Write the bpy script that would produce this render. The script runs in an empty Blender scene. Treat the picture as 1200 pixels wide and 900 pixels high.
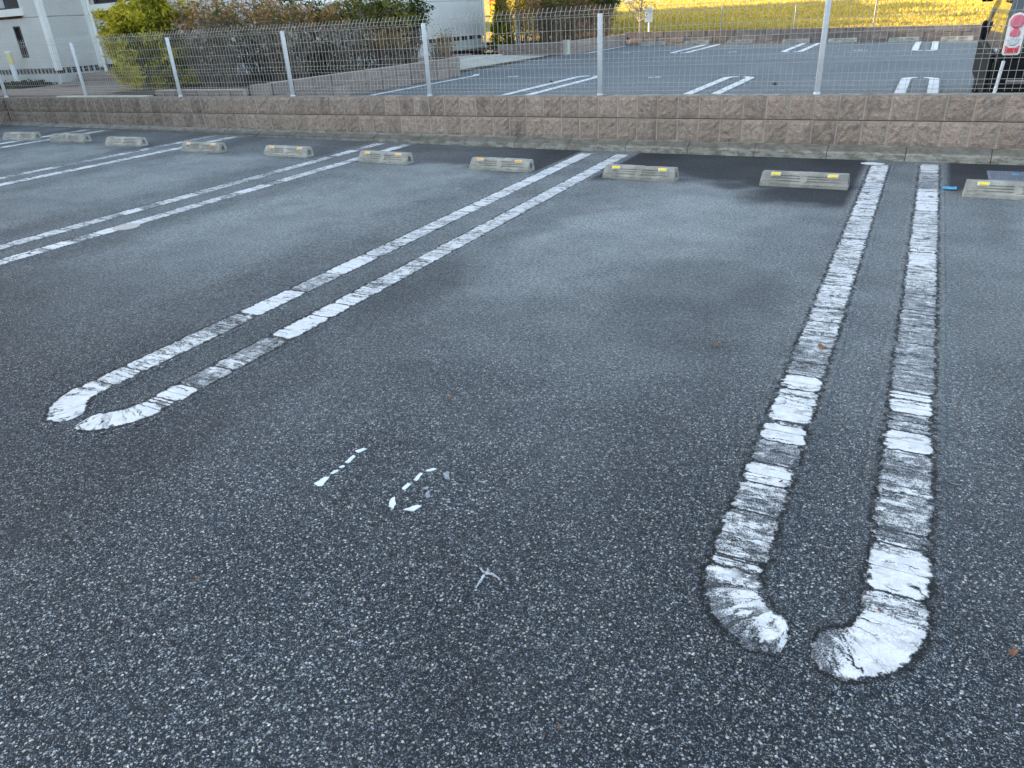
import bpy, bmesh, math, random
import numpy as np
from mathutils import Vector, Matrix, noise as mnoise
random.seed(7)
S = bpy.context.scene
COL = S.collection

# ------------------------------------------------------------------ camera
cam_d = bpy.data.cameras.new('camera')
cam = bpy.data.objects.new('camera', cam_d); COL.objects.link(cam)
cr = Vector((0.88441326, 0.46388681, -0.05120759)); cu = Vector((-0.16881977, 0.42027654, 0.89155343)); cf = Vector((-0.43510122, 0.77985682, -0.45001141))
M3 = Matrix((cr, cu, -cf)).transposed()
cam.matrix_world = Matrix.Translation((0, 0, 1.2518)) @ M3.to_4x4()
cam_d.sensor_width = 36; cam_d.lens = 855.74/1200*36; cam_d.clip_start = .05; cam_d.clip_end = 2000
S.camera = cam
S.render.resolution_x = 1024; S.render.resolution_y = 768

# ------------------------------------------------------------------ world and sun
SUN_EL, SUN_AZ = math.radians(12.0), math.radians(-92.0)      # azimuth clockwise from +Y
w = bpy.data.worlds.new('World'); S.world = w; w.use_nodes = True
nt = w.node_tree; nt.nodes.clear()
sky = nt.nodes.new('ShaderNodeTexSky'); sky.sky_type = 'NISHITA'; sky.sun_disc = False
sky.sun_elevation = SUN_EL; sky.sun_rotation = SUN_AZ; sky.air_density = 1.0; sky.dust_density = 2.0; sky.ozone_density = 1.0
bg = nt.nodes.new('ShaderNodeBackground'); bg.inputs[1].default_value = .15
wo = nt.nodes.new('ShaderNodeOutputWorld')
hs = nt.nodes.new('ShaderNodeHueSaturation'); hs.inputs['Saturation'].default_value = .80   # thin haze whitens the whole sky evenly
nt.links.new(sky.outputs[0], hs.inputs['Color']); nt.links.new(hs.outputs[0], bg.inputs[0]); nt.links.new(bg.outputs[0], wo.inputs[0])
sd = bpy.data.lights.new('sun', 'SUN'); sd.energy = 5.0; sd.angle = math.radians(.5); sd.color = (1, .75, .42)
sun = bpy.data.objects.new('sun', sd); COL.objects.link(sun)
sdir = Vector((math.sin(SUN_AZ)*math.cos(SUN_EL), math.cos(SUN_AZ)*math.cos(SUN_EL), math.sin(SUN_EL)))
sun.rotation_euler = sdir.to_track_quat('Z', 'Y').to_euler(); sun.location = (-30, 0, 20)
S.view_settings.view_transform = 'Standard'; S.view_settings.look = 'None'
S.view_settings.exposure = 2.32; S.view_settings.gamma = 1

# ------------------------------------------------------------------ node helpers
class N:
    def __init__(s, name):
        s.m = bpy.data.materials.new(name); s.m.use_nodes = True; s.t = s.m.node_tree; s.t.nodes.clear()
        s.out = s.t.nodes.new('ShaderNodeOutputMaterial')
        s.pos = s.n('ShaderNodeNewGeometry').outputs['Position']
        s.obj = s.n('ShaderNodeTexCoord').outputs['Object']
    def n(s, k, **kw):
        x = s.t.nodes.new(k)
        for a, b in kw.items(): setattr(x, a, b)
        return x
    def inp(s, sock, v):
        if hasattr(v, 'is_output'): s.t.links.new(v, sock)
        elif isinstance(v, (tuple, list)) and len(v) == 3 and sock.type == 'RGBA': sock.default_value = (*v, 1)
        else: sock.default_value = v
    def math(s, op, a, b=0.0, c=0.0, clamp=False):
        x = s.n('ShaderNodeMath', operation=op, use_clamp=clamp)
        s.inp(x.inputs[0], a); s.inp(x.inputs[1], b); s.inp(x.inputs[2], c)
        return x.outputs[0]
    def vmul(s, v, k):
        x = s.n('ShaderNodeVectorMath', operation='MULTIPLY'); s.inp(x.inputs[0], v); s.inp(x.inputs[1], k); return x.outputs[0]
    def vadd(s, v, k):
        x = s.n('ShaderNodeVectorMath', operation='ADD'); s.inp(x.inputs[0], v); s.inp(x.inputs[1], k); return x.outputs[0]
    def noise(s, v, scale, detail=3, rough=.55, col=False, dist=0.0):
        x = s.n('ShaderNodeTexNoise'); s.inp(x.inputs['Vector'], v); x.inputs['Scale'].default_value = scale
        x.inputs['Detail'].default_value = detail; x.inputs['Roughness'].default_value = rough; x.inputs['Distortion'].default_value = dist
        return x.outputs['Color' if col else 'Fac']
    def vor(s, v, scale, feat='F1', out='Distance', rnd=1.0):
        x = s.n('ShaderNodeTexVoronoi', feature=feat); s.inp(x.inputs['Vector'], v); x.inputs['Scale'].default_value = scale
        x.inputs['Randomness'].default_value = rnd
        return x.outputs[out]
    def ramp(s, f, lo, hi, a=0.0, b=1.0, smooth=True):
        x = s.n('ShaderNodeMapRange', interpolation_type='SMOOTHSTEP' if smooth else 'LINEAR'); s.inp(x.inputs[0], f)
        s.inp(x.inputs[1], lo); s.inp(x.inputs[2], hi); s.inp(x.inputs[3], a); s.inp(x.inputs[4], b); return x.outputs[0]
    def mix(s, f, a, b, mode='MIX'):
        x = s.n('ShaderNodeMix', data_type='RGBA', blend_type=mode); s.inp(x.inputs[0], f); s.inp(x.inputs[6], a); s.inp(x.inputs[7], b); return x.outputs[2]
    def sep(s, v):
        x = s.n('ShaderNodeSeparateXYZ'); s.inp(x.inputs[0], v); return x.outputs
    def comb(s, a, b, c=0.0):
        x = s.n('ShaderNodeCombineXYZ'); s.inp(x.inputs[0], a); s.inp(x.inputs[1], b); s.inp(x.inputs[2], c); return x.outputs[0]
    def bump(s, h, strength=.5, dist=.01, normal=None):
        x = s.n('ShaderNodeBump'); s.inp(x.inputs['Height'], h); x.inputs['Strength'].default_value = strength; x.inputs['Distance'].default_value = dist
        if normal is not None: s.inp(x.inputs['Normal'], normal)
        return x.outputs[0]
    def attr(s, name, out='Fac'):
        x = s.n('ShaderNodeAttribute'); x.attribute_name = name; return x.outputs[out]
    def rnd(s):
        return s.n('ShaderNodeObjectInfo').outputs['Random']
    def done(s, col, rough=.8, normal=None, metal=0.0, spec=.5, **kw):
        b = s.n('ShaderNodeBsdfPrincipled'); s.inp(b.inputs['Base Color'], col); s.inp(b.inputs['Roughness'], rough); s.inp(b.inputs['Metallic'], metal)
        s.inp(b.inputs['Specular IOR Level'], spec)
        if normal is not None: s.inp(b.inputs['Normal'], normal)
        for k, v in kw.items(): s.inp(b.inputs[k.replace('_', ' ')], v)
        s.t.links.new(b.outputs[0], s.out.inputs[0]); return s.m

def ground_z(x):
    q = -3-x; return .0115*(q+math.sqrt(q*q+1))/2
def upper_z(x, y): return .0745-.0178*x+.00397*y

# asphalt colour and height: stones set in a dark binder
def asphalt(s, kind='near'):
    P = s.pos; x, y, z = s.sep(P)
    warp = s.vadd(P, s.vmul(s.noise(P, 130, 3, .6, col=True), (.010, .010, .010)))
    def layer(scale, cover):
        q = s.n('ShaderNodeTexVoronoi', feature='F1'); s.inp(q.inputs['Vector'], warp); q.inputs['Scale'].default_value = scale
        r = s.sep(q.outputs['Color'])
        body = s.ramp(q.outputs['Distance'], cover, cover+.12, 1.0, 0.0)
        return r, body
    r1, b1 = layer(150, .36); r2, b2 = layer(330, .42); r3, b3 = layer(85, .14)
    big = s.noise(P, .55, 4, .55); mid = s.noise(P, 2.6, 4, .6); fine = s.noise(P, 380, 2, .6)
    if kind == 'near':
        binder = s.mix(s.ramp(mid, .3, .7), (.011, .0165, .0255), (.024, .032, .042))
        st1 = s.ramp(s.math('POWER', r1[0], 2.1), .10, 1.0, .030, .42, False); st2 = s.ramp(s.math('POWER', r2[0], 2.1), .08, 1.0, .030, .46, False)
    else:
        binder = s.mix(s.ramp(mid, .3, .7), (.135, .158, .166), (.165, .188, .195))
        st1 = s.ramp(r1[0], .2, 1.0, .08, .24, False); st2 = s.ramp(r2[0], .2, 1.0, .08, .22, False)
    c2 = s.comb(s.math('MULTIPLY', st2, .90), st2, s.math('MULTIPLY', st2, 1.06))
    c1 = s.comb(s.math('MULTIPLY', st1, .91), st1, s.math('MULTIPLY', st1, 1.05))
    c = s.mix(s.math('MULTIPLY', b2, .85), binder, c2)
    c = s.mix(s.math('MULTIPLY', b1, s.ramp(r1[1], .25, .55)), c, c1)
    # scattered pale chips, a few tan ones
    sp = s.math('MULTIPLY', s.ramp(s.math('ADD', r1[2], s.math('MULTIPLY', s.math('SUBTRACT', mid, .5), .16)), .90, .93), s.ramp(b1, .3, .8))
    chip = s.mix(r1[1], (.42, .45, .45), (.64, .60, .50))
    c = s.mix(s.math('MULTIPLY', sp, .85 if kind == 'near' else .3), c, chip)
    sp3 = s.math('MULTIPLY', s.ramp(r3[2], .93, .95), b3)
    c = s.mix(s.math('MULTIPLY', sp3, .7 if kind == 'near' else .15), c, s.mix(r3[1], (.20, .23, .26), (.46, .46, .44)))
    grain_far = s.math('ADD', s.math('MULTIPLY', s.noise(P, 75, 3, .75), .6), s.math('MULTIPLY', s.noise(P, 260, 2, .7), .4))
    h = s.math('ADD', s.math('MULTIPLY', b1, s.ramp(r1[1], 0., 1., .3, 1.)), s.math('MULTIPLY', b2, .35))
    h = s.math('ADD', h, s.math('MULTIPLY', fine, .25))
    if kind == 'near':
        # dust: bays are worn pale in the middle, the strip behind the wheel stops and the tyre tracks stay dark
        nx = s.math('ADD', x, s.math('MULTIPLY', s.math('SUBTRACT', s.noise(P, .9, 3, .6), .5), .9))
        ny = s.math('ADD', y, s.math('MULTIPLY', s.math('SUBTRACT', s.noise(s.vadd(P, (7, 3, 0)), 1.1, 3, .6), .5), 1.3))
        dust = s.math('MULTIPLY', s.ramp(ny, .9, 4.6), s.ramp(ny, 8.6, 6.9, 0., 1.))
        # bays repeat every 2.6 m: distance to nearest bay centre
        ph = s.math('PINGPONG', s.math('ADD', nx, .055+26), 1.3)       # 0 at the painted loops, 1.3 mid-bay
        # dark oily strip behind the stops, absent between the two painted lines
        xe = s.math('PINGPONG', s.math('ADD', x, .055+26), 1.3)
        strip = s.math('MULTIPLY', s.ramp(ny, 5.75, 6.1), s.ramp(xe, .27, .33))
        rightbay = s.math('MULTIPLY', s.ramp(nx, -1.25, -.75), s.math('MULTIPLY', s.ramp(nx, -.05, -.35, 0., 1.), s.ramp(ny, 5.15, 5.55)))
        strip = s.math('MAXIMUM', strip, s.math('MULTIPLY', rightbay, s.ramp(xe, .27, .33)))
        pale = s.math('MULTIPLY', dust, s.ramp(ph, .2, 1.0, .62, 1.0))
        pale = s.math('MULTIPLY', pale, s.ramp(mid, .2, .75, .68, 1.12))
        c = s.mix(s.math('MULTIPLY', pale, .88), c, (.320, .352, .355))
        tr = s.ramp(s.math('ABSOLUTE', s.math('SUBTRACT', ph, .55)), 0., .28, 1., 0.)
        c = s.mix(s.math('MULTIPLY', s.math('MULTIPLY', tr, s.ramp(big, .35, .65)), .30), c, (.030, .033, .038))
        farl = s.ramp(x, -5.0, -2.8, .45, 1.)
        c = s.mix(s.math('MULTIPLY', s.math('MULTIPLY', strip, farl), .82), c, (.0155, .0175, .0235))
        def spot(cx, cy, rx, ry):
            dx = s.math('DIVIDE', s.math('SUBTRACT', nx, cx), rx); dy = s.math('DIVIDE', s.math('SUBTRACT', ny, cy), ry)
            return s.ramp(s.math('ADD', s.math('MULTIPLY', dx, dx), s.math('MULTIPLY', dy, dy)), .15, 1.3, 1., 0.)
        smudge = s.math('MAXIMUM', spot(-.85, 3.35, .42, .75), spot(-2.3, 3.0, .35, .55))
        c = s.mix(s.math('MULTIPLY', smudge, .32), c, (.040, .048, .056))
        # rusty and dark blotches
        bl = s.ramp(s.noise(s.vadd(P, (3, 9, 0)), 2.3, 3, .6), .66, .76)
        c = s.mix(s.math('MULTIPLY', bl, .22), c, (.055, .038, .03))
        sp5 = s.ramp(s.noise(s.vadd(P, (13, 2, 0)), 9, 3, .6), .73, .78)
        c = s.mix(s.math('MULTIPLY', sp5, .45), c, (.075, .042, .026))
        sc = s.ramp(s.noise(s.vmul(s.vadd(P, s.vmul(s.noise(P, 1.5, 2, col=True), (.5, .5, 0))), (3.2, 20., 1)), 1.6, 3, .6), .69, .75)
        c = s.mix(s.math('MULTIPLY', sc, .35), c, (.02, .022, .026))   # short dark tyre scuffs
        c = s.mix(1.0, c, s.comb(*[s.ramp(big, .25, .75, .84, 1.16)]*3), 'MULTIPLY')
        c = s.mix(1.0, c, s.comb(*[s.ramp(grain_far, .41, .59, .50, 1.52, False)]*3), 'MULTIPLY')
    else:
        c = s.mix(1.0, c, s.comb(*[s.ramp(grain_far, .36, .64, .8, 1.2, False)]*3), 'MULTIPLY')
        c = s.mix(1.0, c, s.comb(*[s.ramp(big, .25, .75, .88, 1.1)]*3), 'MULTIPLY')
    return c, h

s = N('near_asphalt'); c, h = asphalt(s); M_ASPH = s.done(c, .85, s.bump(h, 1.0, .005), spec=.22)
s = N('upper_asphalt'); c, h = asphalt(s, 'upper'); M_ASPH2 = s.done(c, .85, s.bump(h, .4, .003), spec=.3)

def paint_mat(name, kind):
    s = N(name); base, h = asphalt(s, kind); P = s.pos
    uv = s.sep(s.n('ShaderNodeUVMap').outputs[0]); u, v = uv[0], uv[1]
    wear = s.attr('wear')
    sx = s.comb(s.math('MULTIPLY', u, 9.), s.math('MULTIPLY', v, 46.), 0.0)
    streak = s.noise(s.vadd(sx, s.vmul(P, (.6, .6, 0))), 1.0, 5, .65, dist=1.2)
    grain = s.noise(P, 260, 3, .75); med = s.noise(P, 38, 4, .7)
    n = s.math('ADD', s.math('ADD', s.math('MULTIPLY', streak, .38), s.math('MULTIPLY', grain, .37)), s.math('MULTIPLY', med, .25))
    th = s.ramp(wear, 0., 1., .375, .588, False)
    cov = s.ramp(s.math('SUBTRACT', n, th), -.020, .034)
    au = s.math('ABSOLUTE', u)
    tail = s.attr('tail'); tq = s.math('MAXIMUM', 0.0, s.math('SUBTRACT', .058, tail))
    gap = s.math('ADD', s.math('ABSOLUTE', s.math('ADD', s.attr('gap'), s.math('MULTIPLY', s.math('SUBTRACT', s.noise(P, 30, 4, .7), .5), .035))), 0.0)
    au = s.math('ADD', au, s.ramp(gap, .002, .022, .014, 0.))
    eg = s.math('ADD', s.math('ADD', au, s.math('MULTIPLY', s.math('MULTIPLY', tq, tq), 15.)), s.math('MULTIPLY', s.math('SUBTRACT', s.noise(P, 42, 4, .7), .5), .06 if kind == 'near' else .01))
    edge = s.ramp(eg, .060, .068, 1., 0.)
    cv = s.vadd(s.comb(s.math('MULTIPLY', u, 3.2), s.math('MULTIPLY', v, 9.5), 3.0), s.vmul(s.noise(P, 16, 4, .65, col=True), (.8, .8, 0)))
    cd = s.vor(cv, 1.0, 'DISTANCE_TO_EDGE')
    crack = s.ramp(cd, .004, .022, 1., 0.)
    crack = s.math('MULTIPLY', crack, s.ramp(s.noise(P, 11, 3), .47, .56))
    cut = s.vor(s.vadd(s.comb(s.math('MULTIPLY', u, 1.6), s.math('MULTIPLY', v, 24.), 7.0), s.vmul(s.noise(P, 22, 4, .7, col=True), (1.1, 1.1, 0))), 1.0, 'DISTANCE_TO_EDGE')
    cut = s.math('MULTIPLY', s.ramp(cut, .01, .06, 1., 0.), s.ramp(s.noise(P, 8, 3), .42, .58))
    crack = s.math('MAXIMUM', crack, s.math('MULTIPLY', s.ramp(gap, .0028, .0055, 1., 0.), .95))
    crack = s.math('MAXIMUM', crack, s.math('MULTIPLY', cut, s.ramp(wear, .05, .25, .15, .75)))
    if kind != 'near': crack = s.math('MULTIPLY', crack, .12)
    rim = s.ramp(s.math('ABSOLUTE', s.math('SUBTRACT', eg, .0725)), .001, .012, 1., 0.)
    rim = s.math('MULTIPLY', rim, s.ramp(s.math('ADD', s.math('MULTIPLY', s.noise(P, 13, 3), .5), s.math('MULTIPLY', grain, .5)), .42, .54))
    resid = s.math('MULTIPLY', s.math('MULTIPLY', edge, s.ramp(wear, .78, 1., 1., .40)), s.math('MULTIPLY', s.ramp(grain, .38, .60, .10, 1.2), s.ramp(s.math('ADD', s.math('MULTIPLY', streak, .6), s.math('MULTIPLY', med, .4)), .40, .60, .35, 1.25)))
    c = s.mix(s.math('MULTIPLY', resid, .62 if kind == 'near' else .6), base, (.50, .54, .58))
    white = s.mix(s.ramp(s.noise(P, 25, 4, .7), .35, .7), (.75, .765, .765), (.60, .62, .63))
    pm = s.math('MULTIPLY', s.math('MULTIPLY', cov, edge), s.math('SUBTRACT', 1.0, crack))
    c = s.mix(pm, c, white)
    dark = s.math('MAXIMUM', s.math('MULTIPLY', rim, .9 if kind == 'near' else .0), s.math('MULTIPLY', s.math('MULTIPLY', crack, edge), .85))
    c = s.mix(dark, c, (.008, .009, .012))
    hh = s.math('ADD', s.math('MULTIPLY', h, s.math('SUBTRACT', 1.0, s.math('MULTIPLY', pm, .75))), s.math('MULTIPLY', pm, 1.1))
    hh = s.math('SUBTRACT', hh, s.math('MULTIPLY', dark, 1.5))
    return s.done(c, s.ramp(pm, 0, 1, .85, .6), s.bump(hh, .9, .005), spec=.25)
M_PAINT = paint_mat('worn_line_paint', 'near'); M_PAINT2 = paint_mat('clean_line_paint', 'upper')

def simple(name, col, rough=.7, col2=None, nscale=8, bscale=0, bstr=.3, bdist=.005, metal=0.0, spec=.5, rndv=0.0, **kw):
    s = N(name); c = col
    if col2: c = s.mix(s.ramp(s.noise(s.obj, nscale, 5, .6), .3, .7), col, col2)
    if rndv:
        c = s.mix(1.0, c, s.comb(*[s.ramp(s.rnd(), 0, 1, 1-rndv, 1+rndv, False)]*3), 'MULTIPLY')
    nm = s.bump(s.noise(s.obj, bscale, 4, .65), bstr, bdist) if bscale else None
    return s.done(c, rough, nm, metal, spec, **kw)

# split-face block: tan grey with dark weathering from the top and blotches
s = N('split_face_block'); P = s.pos; x, y, z = s.sep(P)
a = s.noise(P, 26, 6, .72); b = s.noise(P, 110, 4, .7); b2 = s.noise(s.vmul(P, (1, 1, 2.6)), 60, 4, .7)
st = s.noise(s.vmul(P, (1, 1, .28)), 6.5, 4, .65)
c = s.mix(s.ramp(b2, .35, .65), (.240, .180, .146), (.44, .350, .292))
c = s.mix(s.math('MULTIPLY', s.ramp(a, .48, .66), .6), c, (.15, .122, .108))
c = s.mix(s.math('MULTIPLY', s.ramp(st, .55, .70), .5), c, (.10, .088, .080))
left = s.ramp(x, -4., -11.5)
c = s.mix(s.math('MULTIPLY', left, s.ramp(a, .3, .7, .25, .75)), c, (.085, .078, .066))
c = s.mix(1.0, c, s.comb(*[s.ramp(s.rnd(), 0, 1, .86, 1.12, False)]*3), 'MULTIPLY')
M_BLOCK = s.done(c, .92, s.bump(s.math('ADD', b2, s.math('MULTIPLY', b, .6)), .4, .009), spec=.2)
s = N('wall_mortar'); c = s.mix(s.ramp(s.noise(s.pos, 14, 5, .7), .35, .7), (.50, .42, .36), (.38, .31, .26)); M_MORT = s.done(c, .95, s.bump(s.noise(s.pos, 150, 3), .5, .003), spec=.2)
s = N('kerb_concrete'); P = s.pos
c = s.mix(s.ramp(s.noise(P, 9, 6, .7), .3, .7), (.27, .25, .215), (.40, .375, .33))
z = s.sep(P)[2]
c = s.mix(s.math('MULTIPLY', s.ramp(s.noise(s.vmul(P, (1, 1, 3)), 11, 5, .7), .42, .62), .75), c, (.12, .115, .085))
c = s.mix(s.math('MULTIPLY', s.ramp(s.noise(P, 70, 3, .7), .55, .7), .5), c, (.12, .115, .10))
zl = s.math('ADD', z, s.math('MULTIPLY', s.math('SUBTRACT', s.noise(P, 6, 4, .7), .5), .03))
c = s.mix(s.math('MULTIPLY', s.math('MULTIPLY', s.ramp(zl, .055, .07), s.ramp(zl, .112, .098)), .62), c, (.095, .090, .070))   # moss on the sloping top
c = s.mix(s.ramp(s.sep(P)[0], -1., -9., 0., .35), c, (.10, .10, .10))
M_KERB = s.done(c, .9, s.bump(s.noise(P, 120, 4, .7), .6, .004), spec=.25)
s = N('stop_concrete'); P = s.obj
c = s.mix(s.ramp(s.noise(s.vadd(P, s.vmul(s.comb(s.rnd(), 0, 0), (30, 0, 0))), 7, 6, .7), .35, .65), (.28, .27, .24), (.43, .415, .37))
c = s.mix(s.math('MULTIPLY', s.ramp(s.noise(s.vmul(P, (1.5, 6, 9)), 5, 5, .7), .52, .68), .6), c, (.13, .125, .095))
c = s.mix(s.math('MULTIPLY', s.ramp(s.noise(P, 90, 3, .7), .55, .7), .45), c, (.16, .15, .13))
c = s.mix(1.0, c, s.comb(*[s.ramp(s.rnd(), 0, 1, .82, 1.05, False)]*3), 'MULTIPLY')
M_STOP = s.done(c, .9, s.bump(s.noise(P, 160, 4, .7), .5, .003), spec=.25)
M_REFY = simple('yellow_reflector_plastic', (.85, .60, .03), .25, (.9, .72, .08), 40)
M_REFO = simple('orange_reflector_plastic', (.75, .30, .03), .3, (.85, .5, .08), 60)
M_REFB = simple('white_reflector_rim', (.75, .74, .68), .4, (.6, .58, .5), 30)
M_POST = simple('pale_painted_post', (.70, .72, .76), .45, (.60, .62, .66), 30)
M_FPOST = simple('dull_grey_post', (.32, .33, .33), .6, (.22, .22, .22), 20)
M_WIRE = simple('coated_wire', (.45, .43, .39), .5, (.38, .36, .33), 20)
M_SIDING = simple('stucco_siding', (.60, .60, .585), .85, (.55, .55, .535), 2, 26, .9, .03)
M_TRIM = simple('white_house_trim', (.80, .80, .78), .5, (.74, .74, .72), 4)
M_SLOT = simple('dark_recess', (.015, .015, .017), .6, (.03, .03, .03), 20)
M_FOUND = simple('pale_foundation_render', (.52, .54, .53), .85, (.42, .44, .43), 5, 60, .3)
M_GLASS = simple('window_glass', (.02, .022, .025), .06, None)
M_FRAME = simple('dark_window_frame', (.03, .03, .032), .4)
M_CURTAIN = simple('pale_curtain', (.45, .46, .46), .8, (.38, .39, .39), 12)
M_ROOF = simple('slate_roof', (.06, .06, .065), .8, (.09, .09, .095), 5)
M_SLAB = simple('pale_concrete', (.40, .39, .345), .85, (.50, .485, .43), 3, 60, .3)
M_TILE = simple('brown_paving', (.20, .165, .145), .85, (.26, .215, .19), 12, 80, .3, rndv=.12)
M_BRICK = simple('brown_brick', (.185, .15, .135), .9, (.25, .205, .185), 14, 60, .7, .008, rndv=.18)
M_REDPAVE = simple('reddish_edging', (.19, .13, .11), .85, (.24, .17, .15), 12, 80, .3)
M_SOIL = simple('dark_soil', (.04, .032, .025), .95, (.075, .06, .045), 6, 30, .8, .02)
M_TWIG = simple('grey_twig', (.19, .155, .13), .9, (.085, .065, .052), 9, rndv=.1)
M_BARK = simple('pale_bark', (.34, .31, .28), .9, (.2, .18, .16), 20, 60, .5)
M_LAMPW = simple('white_lamp_post', (.66, .70, .74), .35)
M_LAMPY = simple('frosted_yellow_shade', (.66, .60, .28), .3)
M_GRATE = simple('grey_drain_plastic', (.19, .21, .25), .55, (.14, .155, .19), 20)
M_BLUE = simple('blue_marking_paint', (.06, .27, .50), .6, (.10, .36, .58), 30, 80, .3)
M_PWHITE = simple('old_white_paint', (.72, .77, .79), .6, (.6, .64, .66), 60, 120, .3, .002)
M_PFAINT = simple('faint_white_paint', (.34, .37, .39), .7, (.16, .18, .2), 140, 120, .3, .002)
M_COVER = simple('pale_marker_disc', (.48, .44, .42), .7, (.38, .35, .34), 30, 90, .3)
M_LEAFB = simple('dry_brown_leaf', (.10, .05, .032), .85, (.26, .12, .055), 60)
M_SPLAT = simple('thin_grey_white_paint', (.50, .54, .57), .7, (.20, .22, .24), 110)
M_STONE = simple('dark_pebble', (.03, .03, .03), .7, (.05, .05, .05), 30)

def leaf_mat(name, A, B, C):
    s = N(name); r = s.attr('tone'); c = s.mix(s.ramp(r, 0., .5, smooth=False), A, B); c = s.mix(s.ramp(r, .5, 1., smooth=False), c, C)
    d = s.n('ShaderNodeBsdfDiffuse'); t = s.n('ShaderNodeBsdfTranslucent'); m = s.n('ShaderNodeMixShader'); m.inputs[0].default_value = .3
    s.inp(d.inputs[0], c); s.inp(t.inputs[0], c); s.t.links.new(d.outputs[0], m.inputs[1]); s.t.links.new(t.outputs[0], m.inputs[2]); s.t.links.new(m.outputs[0], s.out.inputs[0])
    return s.m
M_YEL = leaf_mat('golden_conifer_foliage', (.06, .09, .015), (.36, .34, .035), (.68, .57, .08))
M_RUST = leaf_mat('reddish_abelia_leaves', (.13, .16, .035), (.34, .19, .075), (.46, .29, .15))
M_GREEN = leaf_mat('dark_green_leaves', (.02, .035, .012), (.055, .085, .025), (.14, .16, .05))
M_OLIVE = leaf_mat('olive_leaves', (.045, .06, .018), (.17, .18, .045), (.34, .28, .09))
M_SILV = leaf_mat('pale_dry_leaves', (.09, .075, .05), (.20, .165, .12), (.45, .41, .36))
M_GRASS = leaf_mat('dry_golden_grass', (.22, .185, .11), (.50, .385, .085), (.72, .56, .13))
M_GCOV = leaf_mat('low_ground_cover', (.015, .022, .012), (.04, .05, .025), (.09, .1, .05))

# ------------------------------------------------------------------ object helpers
def label(o, text, cat, group=None):
    o['label'] = text; o['category'] = cat
    if group: o['group'] = group
    return o
def empty(name, loc, text, cat, group=None, rz=0):
    o = bpy.data.objects.new(name, None); COL.objects.link(o); o.location = loc; o.rotation_euler[2] = rz; o.empty_display_size = .2
    return label(o, text, cat, group)
def mesh(name, V, F, mat, parent=None, loc=(0, 0, 0), smooth=False, uvs=None, attrs=None):
    me = bpy.data.meshes.new(name); me.from_pydata([tuple(v) for v in V], [], F); me.materials.append(mat)
    if smooth: me.polygons.foreach_set('use_smooth', [True]*len(me.polygons))
    if uvs is not None:
        l = me.uv_layers.new(name='UVMap'); arr = np.array([uvs[lp.vertex_index] for lp in me.loops], dtype=np.float32).ravel(); l.data.foreach_set('uv', arr)
    if attrs:
        for k, vals in attrs.items():
            a = me.attributes.new(k, 'FLOAT', 'POINT'); a.data.foreach_set('value', vals)
    o = bpy.data.objects.new(name, me); COL.objects.link(o); o.location = loc
    if parent: o.parent = parent
    return o
def structure(o): o['kind'] = 'structure'; return o
class MB:
    def __init__(s): s.V = []; s.F = []
    def add(s, V, F):
        n = len(s.V); s.V += [tuple(v) for v in V]; s.F += [tuple(i+n for i in f) for f in F]; return s
    def box(s, x0, x1, y0, y1, z0, z1):
        V = [(x, y, z) for z in (z0, z1) for y in (y0, y1) for x in (x0, x1)]
        return s.add(V, [(0, 2, 3, 1), (4, 5, 7, 6), (0, 1, 5, 4), (2, 6, 7, 3), (0, 4, 6, 2), (1, 3, 7, 5)])
    def bbox(s, x0, x1, y0, y1, z0, z1, b=.004):      # box with chamfered edges
        bm = bmesh.new(); bmesh.ops.create_cube(bm, size=1)
        bmesh.ops.scale(bm, vec=(x1-x0, y1-y0, z1-z0), verts=bm.verts); bmesh.ops.translate(bm, vec=((x0+x1)/2, (y0+y1)/2, (z0+z1)/2), verts=bm.verts)
        bmesh.ops.bevel(bm, geom=bm.edges[:], offset=b, segments=2, affect='EDGES', profile=.5)
        s.addbm(bm); return s
    def addbm(s, bm):
        bm.verts.index_update(); s.add([v.co[:] for v in bm.verts], [[v.index for v in f.verts] for f in bm.faces]); bm.free()
    def tube(s, pts, r, n=6, cap=True):
        pts = [Vector(p) for p in pts]; rs = r if isinstance(r, (list, tuple)) else [r]*len(pts); V = []; F = []
        for i, p in enumerate(pts):
            d = (pts[min(i+1, len(pts)-1)]-pts[max(i-1, 0)]).normalized()
            a = d.orthogonal().normalized() if i == 0 else (a-d*a.dot(d)).normalized()
            b = d.cross(a)
            for k in range(n):
                t = 2*math.pi*k/n; V.append(p+(a*math.cos(t)+b*math.sin(t))*rs[i])
        for i in range(len(pts)-1):
            for k in range(n): F.append((i*n+k, i*n+(k+1) % n, (i+1)*n+(k+1) % n, (i+1)*n+k))
        if cap: F += [tuple(range(n))[::-1], tuple((len(pts)-1)*n+k for k in range(n))]
        return s.add(V, F)
    def prism(s, poly, z0, z1):
        n = len(poly); V = [(x, y, z0) for x, y in poly]+[(x, y, z1) for x, y in poly]
        return s.add(V, [tuple(range(n))[::-1], tuple(range(n, 2*n))]+[(i, (i+1) % n, n+(i+1) % n, n+i) for i in range(n)])
    def obj(s, name, mat, parent=None, loc=(0, 0, 0), smooth=False): return mesh(name, s.V, s.F, mat, parent, loc, smooth)
def grid(name, xs, ys, zf, mat, **k):
    V = [(x, y, zf(x, y)) for y in ys for x in xs]; n = len(xs)
    F = [(j*n+i, j*n+i+1, (j+1)*n+i+1, (j+1)*n+i) for j in range(len(ys)-1) for i in range(n-1)]
    return mesh(name, V, F, mat, **k)
def fr(a, b, n): return [a+(b-a)*i/n for i in range(n+1)]

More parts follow.
